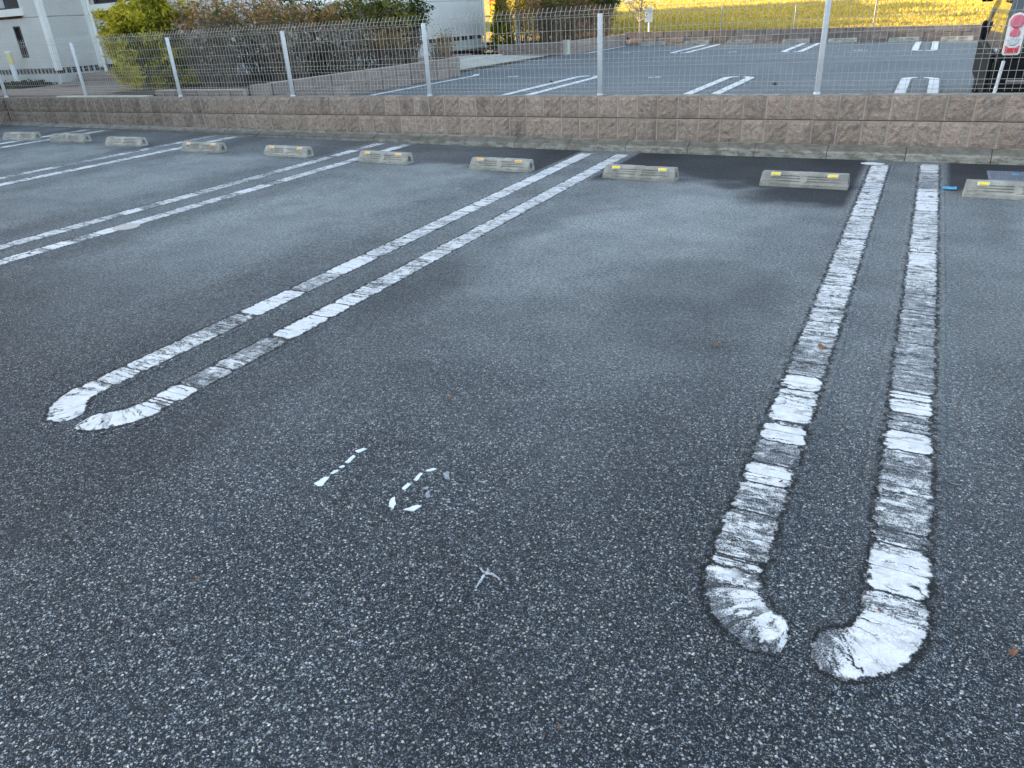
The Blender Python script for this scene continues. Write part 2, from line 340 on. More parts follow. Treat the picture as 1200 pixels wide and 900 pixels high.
# ================================================================== THE SETTING
s = N('dry_field_earth'); c = s.mix(s.ramp(s.noise(s.pos, .35, 6, .65), .3, .7), (.30, .23, .06), (.46, .36, .09)); c = s.mix(s.math('MULTIPLY', s.ramp(s.noise(s.pos, 4, 5, .7), .5, .7), .5), c, (.22, .19, .09))
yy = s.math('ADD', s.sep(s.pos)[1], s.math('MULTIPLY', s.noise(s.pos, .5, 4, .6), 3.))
c = s.mix(s.ramp(yy, 24.6, 26.4, .85, 0.), c, s.mix(s.noise(s.pos, 5, 5, .7), (.16, .14, .095), (.28, .25, .18)))   # tan-grey dry weeds at the near edge, also dulled as painted shade
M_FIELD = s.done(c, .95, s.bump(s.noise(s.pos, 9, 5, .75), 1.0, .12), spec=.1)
def field_z(x, y):
    b = upper_z(max(-9, min(2, x)), 22.4)+.2
    t = max(0, y-22.5); z = b+.016*t+.00010*t*t
    return z+.12*mnoise.noise(Vector((x*.15, y*.15, 0)))*min(1, t/4)
structure(grid('ground', fr(-400, 400, 8), fr(-300, 500, 8), lambda x, y: -.6, M_SOIL))
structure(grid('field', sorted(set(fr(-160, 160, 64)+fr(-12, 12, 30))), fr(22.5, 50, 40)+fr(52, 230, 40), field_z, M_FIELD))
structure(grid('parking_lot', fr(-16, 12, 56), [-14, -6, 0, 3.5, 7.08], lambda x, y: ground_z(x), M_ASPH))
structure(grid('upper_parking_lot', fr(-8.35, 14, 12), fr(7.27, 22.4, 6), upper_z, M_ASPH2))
structure(grid('garden_ground', fr(-40, -8.35, 10), [7.27, 12.9, 22.5, 45], lambda x, y: .30 if y > 7.3 else .3, M_SOIL))

structure(grid('side_yard', fr(-40, -13.06, 6), [-14, 0, 7.27], lambda x, y: .31, M_TILE))
# painted loops: each arm is a flat strip with its own measured wear
def arm(side, cx, y_far, y_end, r, half, wearf, zf, flip=1, hw=.094, seed=0, slope=0.0):
    """side -1/+1; runs from y_far down to the curved end near y_end"""
    rng = random.Random(seed+99); pts = []
    gaps = [.05]
    while gaps[-1] < 7.5: gaps.append(gaps[-1]+rng.choice((.15, .2, .28, .4, .6))*rng.uniform(.8, 1.2))
    gaps += [abs(y_far-q) for q in getattr(wearf, 'jumps', [])]
    yc = y_end+flip*(r+.075); L = abs(y_far-yc); n = int(L/.018)
    for i in range(n+1): pts.append((cx+side*half, y_far-flip*L*i/n, 0, -flip))
    a_end = 1.45
    for i in range(1, 15):
        a = a_end*i/14; pts.append((cx+side*half*math.cos(a), yc-flip*half*math.sin(a)*(r/half), -side*math.sin(a), -flip*math.cos(a)))
    V = []; F = []; U = []; W = []; T = []; G = []; v = 0; pp = None; K = 7; sm = lambda a, b: mnoise.noise(Vector((a, b, seed)))
    for i, (x, y, dx, dy) in enumerate(pts):
        if pp: v += math.hypot(x-pp[0], y-pp[1])
        pp = (x, y); l = math.hypot(dx, dy); nx, ny = -dy/l, dx/l
        for k in range(K):
            u = (-.110, -.100, -.05, 0, .05, .100, .110)[k]; T.append(v); G.append(min((v-q for q in gaps), key=abs)); X, Y = x+nx*u+slope*(y-1.5), y+ny*u; V.append((X, Y, zf(X, Y)+(-.002 if k in (0, K-1) or i in (0, len(pts)-1) else .004))); U.append((u, v+seed*3.1)); W.append(wearf(y+.03*sm(X*14, Y*3)+.012*sm(X*45, Y*9), i/len(pts), abs(y-yc) < r*1.3 and i > n, X, Y))
        if i: 
            for k in range(K-1): a = (i-1)*K+k; b = i*K+k; F.append((a, a+1, b+1, b) if True else None)
    return V, F, U, W, [v-t for t in T], G
def loop(name, cx, y_far, y_end, text, group, mat, wl, wr, zf, flip=1, half=.183, seed=1, yf2=None, slope=0.0):
    root = empty(name, (cx, y_end, zf(cx, y_end)+.004), text, 'road marking', group)
    for side, wf in ((-1, wl), (1, wr)):
        V, F, U, W, T, G = arm(side, cx, (yf2 if side > 0 and yf2 else y_far), y_end, half, half, wf, zf, flip, seed=seed*2+(side > 0), slope=slope)
        lx, ly, lz = root.location
        V = [(a-lx, b-ly, c-lz) for a, b, c in V]
        o = mesh('painted_line', V, F, mat, root, uvs=U, attrs={'wear': W, 'tail': T, 'gap': G})
        if o.data.polygons[0].normal.z < 0: o.data.flip_normals()
    return root
L1 = [(6.774,.15),(6.1,.3),(5.408,.25),(4.904,.45),(4.548,.35),(4.201,.5),(3.757,.35),(3.385,.55),(3.118,.45),(2.973,.6),(2.839,.8),(2.627,.02),(2.473,.25),(2.404,.1),(2.257,.9),(2.232,.02),(2.116,.9),(1.978,.03),(1.89,.25),(1.843,.55),(1.789,.78),(1.675,.6),(1.566,.7),(1.512,.25),(1.363,.3),(1.288,.45)]
R1 = [(6.931,.2),(6.577,.65),(6.104,1.),(5.988,.02),(5.322,.45),(4.759,.4),(4.356,.3),(4.214,.15),(4.051,.5),(3.695,.7),(3.357,.75),(3.113,.82),(2.856,.88),(2.626,0.),(2.461,.65),(2.334,.12),(2.207,.9),(2.13,.78),(1.965,.55),(1.913,.7),(1.799,.75),(1.723,.3),(1.67,.08),(1.592,.05),(1.532,.5),(1.477,.6),(1.42,.2)]
L2 = [(6.841,.1),(5.834,.2),(5.177,.3),(4.619,.2),(4.139,.35),(3.723,.4),(3.357,.3),(3.273,.15),(3.111,.05),(2.996,.65),(2.693,.12),(2.589,.3),(2.52,.05),(2.328,.6),(2.277,.85),(2.187,.85),(2.059,.45),(1.946,.35),(1.818,.3),(1.737,.35),(1.659,.3),(1.546,.75),(1.521,.4)]
R2 = [(6.829,.15),(6.046,.25),(5.14,.35),(4.418,.3),(3.937,.35),(3.523,.3),(3.248,.35),(3.163,.3),(3.0,.5),(2.884,.3),(2.634,.05),(2.535,.1),(2.432,.02),(2.179,.85),(2.011,.75),(1.915,.5),(1.802,.65),(1.673,.95),(1.661,.02),(1.504,.9),(1.489,.3),(1.394,.15)]
def wear_table(T, endw):
    def f(y, t, bend, X, Y):
        if bend: return endw(X, Y)
        a = T[0][1]
        for (Y, q), (Y2, q2) in zip(T, T[1:]):      # each value holds, then runs into the next over the last third when they are alike
            if y <= Y:
                a = q
                if y > Y2 and abs(q2-q) < .4: t = (Y-y)/max(1e-6, Y-Y2); a = q+(q2-q)*max(0, (t-.35)/.65)
        if y <= T[-1][0]: a = T[-1][1]
        return a if a < .35 else .35+(a-.35)*.62
    f.jumps = [b_[0] for a_, b_ in zip(T, T[1:]) if abs(a_[1]-b_[1]) > .4]
    return f
def wear_rand(seed, lo=.1, hi=.6):
    rng = random.Random(seed); seg = {}
    def f(y, t, bend, X, Y):
        k = int(y/.17)
        if k not in seg: seg[k] = rng.uniform(lo, hi)+(.3 if rng.random() < .15 else 0)
        return min(.9, seg[k])
    return f
gz = lambda x, y: ground_z(x)
GL = 'worn double lines between the near parking bays'
loop('bay_divider_line', -.043, 6.84, 1.200, 'wide cracked white U-shaped bay line, the largest and nearest, right of the painted digits', GL, M_PAINT,
     wear_table(L1, lambda X, Y: .15+max(0, min(.75, (math.hypot(X+.043, Y-1.47)-.165)*9))), wear_table(R1, lambda X, Y: max(.02, min(1.0, (.080-X)*11))), gz, seed=1, yf2=6.93, slope=-.003, half=.178)
loop('bay_divider_line', -2.57, 6.9, 1.222, 'cracked white U-shaped bay line whose rounded end lies left of the painted digits', GL, M_PAINT,
     wear_table(L2, lambda X, Y: .12), wear_table(R2, lambda X, Y: .15), gz, seed=2, slope=-.018)
loop('bay_divider_line', -5.175, 6.95, 1.2, 'long double bay line running past the pale round disc', GL, M_PAINT, wear_rand(3, .15, .55), wear_rand(4, .05, .4), gz, seed=3, slope=-.007)
loop('bay_divider_line', -7.87, 6.95, 1.2, 'double bay line ending beside the fourth wheel stop from the left', GL, M_PAINT, wear_rand(5, .3, .65), wear_rand(6, .1, .4), gz, seed=4)
loop('bay_divider_line', -10.47, 6.95, 1.2, 'leftmost double bay line, ending behind the second wheel stop from the left', GL, M_PAINT, wear_rand(7, .1, .4), wear_rand(8, .3, .6), gz, seed=5)
UW = lambda y, t, b, X, Y: 0.0
GU = 'clean double lines in the lot beyond the fence'
for cx, tx in ((-.12, 'clean white U-shaped bay line beyond the fence beside the dark van'), (-2.71, 'clean white U-shaped bay line beyond the fence between the tall post and the middle post'), (-5.31, 'clean white U-shaped bay line beyond the fence, left of the middle post')):
    loop('bay_divider_line', cx, 7.45, 13.12, tx, GU, M_PAINT2, UW, UW, upper_z, flip=-1, seed=int(-cx*3)+11)
for cx, tx in ((-.2, 'short white double line at the far brown kerb wall nearest the dark van'), (-2.85, 'white double line at the far kerb wall, just left of the tall post'), (-5.42, 'white double line at the far kerb wall, leftmost of the far row')):
    loop('bay_divider_line', cx, 22.1, 18.7, tx, GU, M_PAINT2, UW, UW, upper_z, flip=1, seed=int(-cx*3)+31)
mb = MB()
def edge_line(pts, text):
    V = []; F = []; U = []; v = 0
    for i, (x, y) in enumerate(pts):
        if i: v += math.hypot(x-pts[i-1][0], y-pts[i-1][1])
        for u in (-.085, .085): V.append((x+u, y, upper_z(x, y)+.004)); U.append((u, v))
        if i: F.append((2*i-2, 2*i-1, 2*i+1, 2*i))
    o = mesh('edge_line', V, F, M_PAINT2, uvs=U, attrs={'wear': [0.0]*len(V), 'tail': [1.0]*len(V), 'gap': [1.0]*len(V)}); label(o, text, 'road marking')
edge_line([(-7.66, 8.0+.5*i) for i in range(11)]+[(-7.80, 13.3)], 'single white edge line along the foot of the brown planter wall')
edge_line([(-7.86, 18.9+.5*i) for i in range(7)], 'single white edge line along the far brick planter wall')

# painted digits and small marks
ONE = [[[-1.459,1.335],[-1.438,1.329],[-1.427,1.336],[-1.439,1.384],[-1.451,1.378]],[[-1.45,1.402],[-1.441,1.402],[-1.435,1.424],[-1.444,1.428]],[[-1.449,1.442],[-1.437,1.439],[-1.434,1.451],[-1.442,1.455]],[[-1.449,1.471],[-1.436,1.471],[-1.438,1.512],[-1.45,1.515]],[[-1.462,1.539],[-1.445,1.534],[-1.432,1.565],[-1.446,1.563]]]
SIX = [[[-1.192,1.424],[-1.182,1.421],[-1.179,1.454],[-1.193,1.455]],[[-1.187,1.478],[-1.175,1.475],[-1.179,1.516],[-1.188,1.515]],[[-1.18,1.534],[-1.169,1.534],[-1.152,1.556],[-1.164,1.556]],[[-1.176,1.334],[-1.155,1.329],[-1.166,1.356],[-1.187,1.379],[-1.192,1.367]],[[-1.128,1.339],[-1.095,1.345],[-1.088,1.373],[-1.1,1.374]]]
SIXF = [[[-1.122,1.544],[-1.096,1.517],[-1.085,1.522],[-1.115,1.559]],[[-1.109,1.427],[-1.096,1.412],[-1.09,1.424],[-1.112,1.449]],[[-1.14,1.449],[-1.117,1.449],[-1.122,1.463]]]
SPL = [[[-.783,1.203],[-.774,1.197],[-.767,1.201],[-.768,1.209],[-.779,1.217]],[[-.775,1.139],[-.771,1.14],[-.774,1.194],[-.782,1.197]],[[-.767,1.203],[-.738,1.2],[-.731,1.194],[-.73,1.199],[-.744,1.205],[-.766,1.212]],[[-.786,1.225],[-.782,1.225],[-.775,1.217],[-.781,1.213]],[[-.803,1.217],[-.805,1.215],[-.785,1.201],[-.784,1.207]]]
def ragged(poly, seed):
    rng = random.Random(seed); o = []; n = len(poly)
    for i in range(n):
        a, b = Vector(poly[i]), Vector(poly[(i+1) % n]); k = max(2, int((b-a).length/.006)); d = (b-a); nn = Vector((-d.y, d.x)).normalized()
        for j in range(k):
            o.append(tuple(a+d*j/k+nn*rng.uniform(-.0016, .0016)))
    return o
def blob(cx, cy, rx, ry, n=18, seed=0, jag=.12, rot=0):
    rng = random.Random(seed); c_, s_ = math.cos(rot), math.sin(rot); o = []
    for i in range(n):
        a = 2*math.pi*i/n; k = 1+rng.uniform(-jag, jag); x, y = rx*k*math.cos(a), ry*k*math.sin(a); o.append((cx+x*c_-y*s_, cy+x*s_+y*c_))
    return o
def flakes(name, polys, mat, text, cat, faint=None, h=.003):
    cx = sum(p[0] for q in polys for p in q)/sum(len(q) for q in polys); cy = sum(p[1] for q in polys for p in q)/sum(len(q) for q in polys)
    def mk(ps, m, par=None, nm=name):
        b = MB()
        for i, q in enumerate(ps): b.prism([(x-cx, y-cy) for x, y in ragged(q, i+len(q))], 0.0005, h)
        return b.obj(nm, m, par)
    if faint is None:
        o = mk(polys, mat); o.location = (cx, cy, ground_z(cx)); return label(o, text, cat)
    r = empty(name, (cx, cy, ground_z(cx)), text, cat); 
    for q in polys: mk([q], mat, r, 'paint_flake')
    for q in faint: mk([q], M_PFAINT, r, 'paint_flake')['label'] = 'faint nearly worn off white paint remains'
    return r
flakes('painted_number', ONE, M_PWHITE, 'broken white painted digit one on dark asphalt, left of the digit six', 'painted number', [])
flakes('painted_number', SIX, M_PWHITE, 'broken white painted digit six on dark asphalt, right of the digit one', 'painted number', SIXF)
rng = random.Random(3); b = MB()
for k in range(34):
    x, y, r = rng.gauss(0, .045), rng.gauss(0, .07), rng.uniform(.0015, .0045); b.prism(blob(x, y, r*1.5, r, 6, k, .4), .0005, .002)
o = b.obj('paint_crumbs', M_PFAINT, None, (-1.02, 1.47, ground_z(-1))); o['kind'] = 'stuff'; label(o, 'faint scattered white paint crumbs just right of the digit six', 'paint crumbs')
flakes('paint_splat', [[(-.777+(x+.777)*.9, 1.205+(y-1.205)*.9) for x, y in q] for q in SPL], M_SPLAT, 'small white star-shaped paint splat on foreground asphalt', 'paint splat')
o = MB().prism(blob(0, 0, .085, .05, seed=2), .007, .0095).obj('paint_blob', M_PWHITE, None, (-.30, 6.85, 0)); label(o, 'small white paint blob at the kerb at the top of the nearest bay line', 'paint blob')
o = MB().prism([(-.045, .0), (-.04, -.055), (.02, -.06), (.05, -.045), (.047, .055), (.032, .02), (0, .03), (-.03, .028)], .0085, .0105).obj('paint_mark', M_BLUE, None, (.25, 6.04, 0)); label(o, 'bright blue spray paint mark on the asphalt beside the nearest bay line', 'paint mark')
b = MB(); b.prism(blob(0, 0, .092, .092, 32, 3, .01), 0.0, .006); o = b.obj('survey_disc', M_COVER, None, (-4.965, 3.31, ground_z(-5)+.001)); label(o, 'pale round disc set in the asphalt beside a long double bay line', 'marker disc')
# pieces of a broken leaf
def leaf(x, y, r, text, seed):
    rng = random.Random(seed); b = MB(); n = 9; V = [(0, 0, .004)]
    for i in range(n):
        a = 2*math.pi*i/n; k = r*(1+rng.uniform(-.35, .35)); V.append((k*math.cos(a), k*.55*math.sin(a), .003+rng.uniform(0, .35)*r))
    V += [(vx*1.0, vy*1.0, vz-.0012) for vx, vy, vz in V]
    F = [(0, 1+i, 1+(i+1) % n) for i in range(n)]+[(n+1, n+2+(i+1) % n, n+2+i) for i in range(n)]+[(1+i, n+2+i, n+2+(i+1) % n, 1+(i+1) % n) for i in range(n)]
    o = mesh('fallen_leaf', V, F, M_LEAFB, None, (x, y, ground_z(x)+.006)); o.rotation_euler[2] = rng.uniform(0, 3); label(o, text, 'leaf', 'dry leaves on the asphalt')
for i, (x, y, r, t) in enumerate([(-.198, 2.906, .020, 'curled orange brown leaf lying on the left arm of the nearest bay line'), (-.589, 2.773, .018, 'dark brown dry leaf on the asphalt left of the nearest bay line'),
      (.357, 1.442, .012, 'small brown leaf scrap at the right edge, right of the nearest bay line'), (-1.442, .875, .007, 'tiny brown leaf crumb in the lower left foreground'), (-.426, .873, .006, 'tiny brown leaf crumb at the lower middle foreground'),
      (-.183, 1.891, .006, 'tiny orange leaf crumb on the left arm of the nearest bay line'), (-1.358, 1.958, .013, 'brown leaf scrap on the asphalt above the digit six'), (.103, 1.46, .007, 'orange leaf crumb on the right arm of the nearest bay line')]):
    leaf(x, y, r, t, i)
# drain grate
g = empty('drain_grate', (.64, 6.53, 0), 'blue grey square drain grate behind the rightmost wheel stop', 'drain grate')
b = MB(); W_, D_ = .135, .175
b.bbox(-W_, W_, -D_, -D_+.02, .0, .012, .002).bbox(-W_, W_, D_-.02, D_, .0, .012, .002).bbox(-W_, -W_+.02, -D_+.021, D_-.021, .0, .012, .002).bbox(W_-.02, W_, -D_+.021, D_-.021, .0, .012, .002)
b.obj('grate_frame', M_GRATE, g)
b = MB()
for i in range(11): x = -W_+.02+(2*W_-.04)*(i+.5)/11; b.box(x-.005, x+.005, -D_+.02, D_-.02, .002, .009)
for i in range(13): y = -D_+.02+(2*D_-.04)*(i+.5)/13; b.box(-W_+.02, W_-.02, y-.0045, y+.0045, .003, .0105)
o = b.obj('grate_bars', M_GRATE, g); o['kind'] = 'stuff'
MB().box(-W_+.01, W_-.01, -D_+.01, D_-.01, .0005, .0015).obj('grate_well', M_SLOT, g)
MB().prism(blob(.04, .07, .028, .02, 12, 5), .011, .0125).obj('blue_spot', M_BLUE, g)

# ================================================================== KERB
kb = empty('kerb', (-3, 7.08, 0), 'low mossy grey concrete kerb along the foot of the block wall', 'kerb')
kv = []
for v in range(3):
    bm = bmesh.new(); rng = random.Random(v)
    prof = [(7.03, -.05), (7.03, .052), (7.036, .060), (7.115, .098), (7.125, .104), (7.164, .104), (7.164, -.05)]
    nx = 9; vs = []
    for i in range(nx):
        X = -.3+.6*i/(nx-1); inset = .003 if i in (0, nx-1) else 0
        vs.append([bm.verts.new((X, y-7.08+rng.uniform(-.0015, .0015)+(inset if y < 7.1 else 0), z+rng.uniform(-.002, .002)-(inset if z > 0 else 0))) for y, z in prof])
    for i in range(nx-1):
        for k in range(len(prof)-1): bm.faces.new((vs[i][k], vs[i][k+1], vs[i+1][k+1], vs[i+1][k]))
    bm.faces.new(vs[0]); bm.faces.new(vs[-1][::-1]); bmesh.ops.recalc_face_normals(bm, faces=bm.faces)
    me = bpy.data.meshes.new('kerb_stone'); bm.to_mesh(me); bm.free(); me.materials.append(M_KERB); kv.append(me)
i = 0; X = 4.2
while X > -13:
    o = bpy.data.objects.new('kerb_stone', kv[i % 3]); COL.objects.link(o); o.parent = kb; xc = X-.305
    o.location = (xc+3, 0, 0); o.scale = (1.008, 1, 1-ground_z(xc)*3); X -= .61; i += 1; o.location[2] = ground_z(xc)*.72
# ================================================================== BLOCK WALL
WL = -12.85
wall = empty('block_wall', (-3, 7.2, 0), 'low two-course split-face concrete block wall under the mesh fence', 'wall')
wx = 3.0
b = MB(); b.box(WL+wx, 4.2+wx, -.0445, .085, -.1, .300); b.box(WL+wx, 4.2+wx, .0, .0845, .300, .3085); b.box(WL+wx, 4.2+wx, -.0445, .085, .3085, .503)
b.obj('mortar_core', M_MORT, wall); MB().box(WL+wx, 4.2+wx, -.046, .086, .5032, .507).obj('wall_top', M_KERB, wall)
bl = []
for v in range(6):
    rng = random.Random(40+v); n = 6; V = []; F = []; wd, ht = .188, .192
    for j in range(n+1):
        for i in range(n+1):
            e = 0 if i in (0, n) or j in (0, n) else 1
            V.append((-wd/2+wd*i/n, -.0125+(0 if not e else -.005-rng.random()*.012), ht*j/n))
    for j in range(n):
        for i in range(n): a = j*(n+1)+i; F.append((a, a+1, a+n+2, a+n+1))
    base = len(V); ring = [i for i in range(n+1)]+[(j+1)*(n+1)-1 for j in range(1, n+1)]+[n*(n+1)+i for i in range(n-1, -1, -1)]+[j*(n+1) for j in range(n-1, 0, -1)]
    for k in ring: x, y, z = V[k]; V.append((x, .01, z))
    m = len(ring)
    for k in range(m): F.append((ring[(k+1) % m], ring[k], base+k, base+(k+1) % m))
    F.append(tuple(base+k for k in range(m)))
    me = bpy.data.meshes.new('block'); me.from_pydata(V, [], F); me.materials.append(M_BLOCK); bl.append(me)
rng = random.Random(5); i = 0
while True:
    xc = .56+1.8-.2*i-.1+.1; xc = .56+1.7-.2*i
    if xc < WL+.1: break
    for row in (0, 1):
        z0 = .1055 if row == 0 else .309
        o = bpy.data.objects.new('block', bl[rng.randrange(6)]); COL.objects.link(o); o.parent = wall
        o.location = (xc+wx, -.035+rng.uniform(-.002, .002), z0); o.scale = (rng.choice((-1, 1)), 1, 1)
    i += 1
b = MB(); b.bbox(-11.5+wx, -9.5+wx, -.047, .09, .5045, .522, .005); b.obj('cap_mortar', M_SLAB, wall)
# side wall at the left corner, coming towards the viewer
sw = empty('side_block_wall', (-12.95, 5.0, 0), 'dark weathered block wall turning towards the viewer at the far left corner', 'wall')
MB().box(-.1, .035, -5, 2.28, 0, .5).obj('mortar_core', M_MORT, sw)
for i in range(36):
    for row in (0, 1):
        o = bpy.data.objects.new('block', bl[rng.randrange(6)]); COL.objects.link(o); o.parent = sw
        o.rotation_euler[2] = math.pi/2; o.location = (.030, 2.1-.2*i, .1055 if row == 0 else .309)

# ================================================================== WHEEL STOPS
def stop_meshes(worn):
    # profile (y toward viewer negative, z): low front, slope with grooves, flat top, back slope
    W = .31; bm = bmesh.new(); rng = random.Random(9+worn)
    prof = [(-.066, 0), (-.066, .024), (-.062, .030)]
    y0, z0, y1, z1 = -.062, .030, -.022, .092; gr = []
    for k in range(3):
        t0 = .12+k*.27; ta, tb, tc, td = t0, t0+.025, t0+.12, t0+.145
        for t, d in ((ta, 0), (tb, 1), (tc, 1), (td, 0)):
            prof.append((y0+(y1-y0)*t, z0+(z1-z0)*t)); gr.append((len(prof)-1, d))
    prof += [(-.022, .092), (-.016, .097), (.046, .097), (.052, .091), (.060, .030), (.060, 0)]
    gd = dict(gr); nrm = Vector((-(z1-z0), (y1-y0))).normalized()
    xs = [-W, -W+.006, -.25, -.245, -.16, -.08, -.028, -.022, .022, .028, .09, .17, .245, .25, W-.006, W]
    rows = []
    for x in xs:
        gin = (.245-1e-6 >= abs(x) >= .028-1e-6); end = abs(x) > W-.001; r = []
        for k, (y, z) in enumerate(prof):
            d = .0085 if (gd.get(k) and gin) else 0
            yy, zz = y-nrm.x*d*-1*-1, z-nrm.y*d
            yy = y+(-nrm.x)*d if False else y+abs(nrm.x)*d; zz = z-abs(nrm.y)*d
            if end: yy *= .96; zz *= .965
            taper = 1-.025*(z/.094)*(abs(x)/W)**8
            j = rng.uniform(-.0008, .0008)+(rng.uniform(-.004, 0) if rng.random() < .06*(1+2*worn) and z > .03 else 0)
            r.append(bm.verts.new((x*taper, yy+j, max(0, zz+j if z > 0 else 0))))
        rows.append(r)
    for i in range(len(xs)-1):
        for k in range(len(prof)-1): bm.faces.new((rows[i][k], rows[i][k+1], rows[i+1][k+1], rows[i+1][k]))
    for r, fl in ((rows[0], 1), (rows[-1], 0)):      # end face with a small recessed hand hole
        sx = 1 if fl else -1; c0 = Vector((r[0].co.x, 0, .046)); ring = r
        for k_, dx in ((.46, 0), (.40, .035)):
            nr = [bm.verts.new((v.co.x+sx*dx if dx == 0 else r[0].co.x+sx*dx, c0.y+(v.co.y-c0.y)*k_, c0.z+(v.co.z-c0.z)*k_)) for v in r]
            m_ = len(r)
            for q in range(m_): bm.faces.new((ring[q], ring[(q+1) % m_], nr[(q+1) % m_], nr[q]))
            ring = nr
        bm.faces.new(ring)
    bmesh.ops.recalc_face_normals(bm, faces=bm.faces)
    me = bpy.data.meshes.new('concrete_body'); bm.to_mesh(me); bm.free(); me.materials.append(M_STOP)
    return me
SB = [stop_meshes(0), stop_meshes(1), stop_meshes(2)]
def refl(mat, nm):
    b = MB(); b.bbox(-.03, .03, -.010, .010, 0, .007, .0035); me = bpy.data.meshes.new(nm); me.from_pydata(b.V, [], b.F); me.materials.append(mat); return me
RY, RO = refl(M_REFY, 'reflector'), refl(M_REFO, 'reflector')
b = MB(); b.bbox(-.036, .036, -.014, .014, 0, .0035, .001); RB = bpy.data.meshes.new('reflector_base'); RB.from_pydata(b.V, [], b.F); RB.materials.append(M_REFB)
def stop(x, yc, rz, mesh_i, rm, text, z=None, sc=1.0, grp='concrete wheel stops in the near parking lot'):
    t = empty('wheel_stop', (x, yc, ground_z(x) if z is None else z), text, 'wheel stop', grp, rz); t.scale = (sc,)*3
    o = bpy.data.objects.new('concrete_body', SB[mesh_i]); COL.objects.link(o); o.parent = t
    if rm:
        for sx in (-1, 1):
            q = bpy.data.objects.new('reflector_base', RB); COL.objects.link(q); q.parent = t; q.location = (sx*.20, -.0285, .0845); q.rotation_euler = (math.radians(56), 0, 0)
            r = bpy.data.objects.new('reflector', rm); COL.objects.link(r); r.parent = q; r.location = (0, 0, .003)
    return t
for i, (x, y, rz, mi, rm, tx) in enumerate([
        (.64, 5.86, -2, 0, RY, 'pale concrete wheel stop with yellow reflector at the right edge, before the drain grate'),
        (-.70, 5.90, -1, 1, RY, 'concrete wheel stop with two bright yellow reflectors just left of the nearest bay line'),
        (-1.965, 5.88, -3, 0, RY, 'concrete wheel stop with yellow reflectors and tan scrapes, at the second double line'),
        (-3.30, 5.95, -2, 2, RO, 'grooved wheel stop with orange reflectors'),
        (-4.62, 5.98, -4, 1, RO, 'concrete wheel stop with orange reflectors covering the end of the third double line'),
        (-5.93, 6.02, -2, 2, RO, 'dirty grey wheel stop with a pale top edge, alone between two double lines'),
        (-7.17, 5.98, 0, 1, RO, 'weathered wheel stop with small orange reflectors beside the fourth double line end'),
        (-8.62, 6.06, 3, 2, None, 'worn wheel stop without reflectors, third from the left'),
        (-9.75, 6.08, 6, 1, None, 'mossy wheel stop without reflectors, second from the left'),
        (-10.72, 6.03, 6, 0, None, 'leftmost wheel stop, cut by the image edge')]):
    if i == 3: tx = 'grooved concrete wheel stop with orange reflectors, between the third and second double lines'
    stop(x, y, math.radians(rz), mi, rm, tx)
fs = [(-7.05, 21.85), (-5.85, 22.05), (-4.68, 22.05), (-3.25, 22.05), (-2.12, 22.05), (-.72, 22.05), (.42, 22.05)]
ft = ['pale wheel stop at the far wall, leftmost of the far row', 'pale wheel stop at the far wall, second from the left of the far row', 'pale wheel stop at the far wall, third from the left, right of a double line',
      'pale wheel stop at the far wall, fourth from the left of the far row', 'pale wheel stop at the far wall, just right of the tall fence post', 'pale wheel stop at the far wall, left of the short double line', 'pale wheel stop at the far wall, nearest the dark van']
for (x, y), t in zip(fs, ft): stop(x, y, 0, 1, None, t, upper_z(x, y), 1.1, 'pale wheel stops along the far wall')
# three dark pebbles on the upper lot
for x, y, t in ((-5.55, 11.9, 'tiny dark pebble on the upper lot left of the middle post'), (-1.98, 11.9, 'tiny dark pebble on the upper lot left of the tall post')):
    bm = bmesh.new(); bmesh.ops.create_icosphere(bm, subdivisions=2, radius=.035)
    for v in bm.verts: v.co *= 1+.2*mnoise.noise(v.co*40); v.co.z *= .6
    b = MB(); b.addbm(bm); o = b.obj('pebble', M_STONE, None, (x, y, upper_z(x, y)+.012), True); label(o, t, 'pebble')
def marks(name, cx, cy, polys, text):
    b = MB()
    for q in polys: b.prism([(x, y) for x, y in q], .001, .003)
    o = b.obj(name, M_PWHITE, None, (cx, cy, upper_z(cx, cy)+.001)); label(o, text, 'painted number')
R_ = lambda x0, x1, y0, y1: [(x0, y0), (x1, y0), (x1, y1), (x0, y1)]
for x, y, n, t in ((-4.10, 12.85, 2, 'worn small white bay number beyond the fence right of the middle post'), (-1.47, 12.95, 1, 'worn small white bay number beyond the fence beside the tall post'), (-1.50, 19.1, 3, 'worn white bay number fragments right of the tall post, in the far row'),
                   (-4.19, 18.95, 2, 'worn small white bay number in the far row between two double lines'), (-6.80, 18.95, 2, 'worn small white bay number in the far row near the brick planter'), (-6.79, 12.85, 2, 'worn small white bay number beyond the fence near the pale slab')):
    P_ = [R_(-.10, -.02, -.03, .05), R_(.0, .10, -.01, .10), R_(.14, .2, -.02, .04)]
    marks('painted_number', x, y, P_[:n], t)

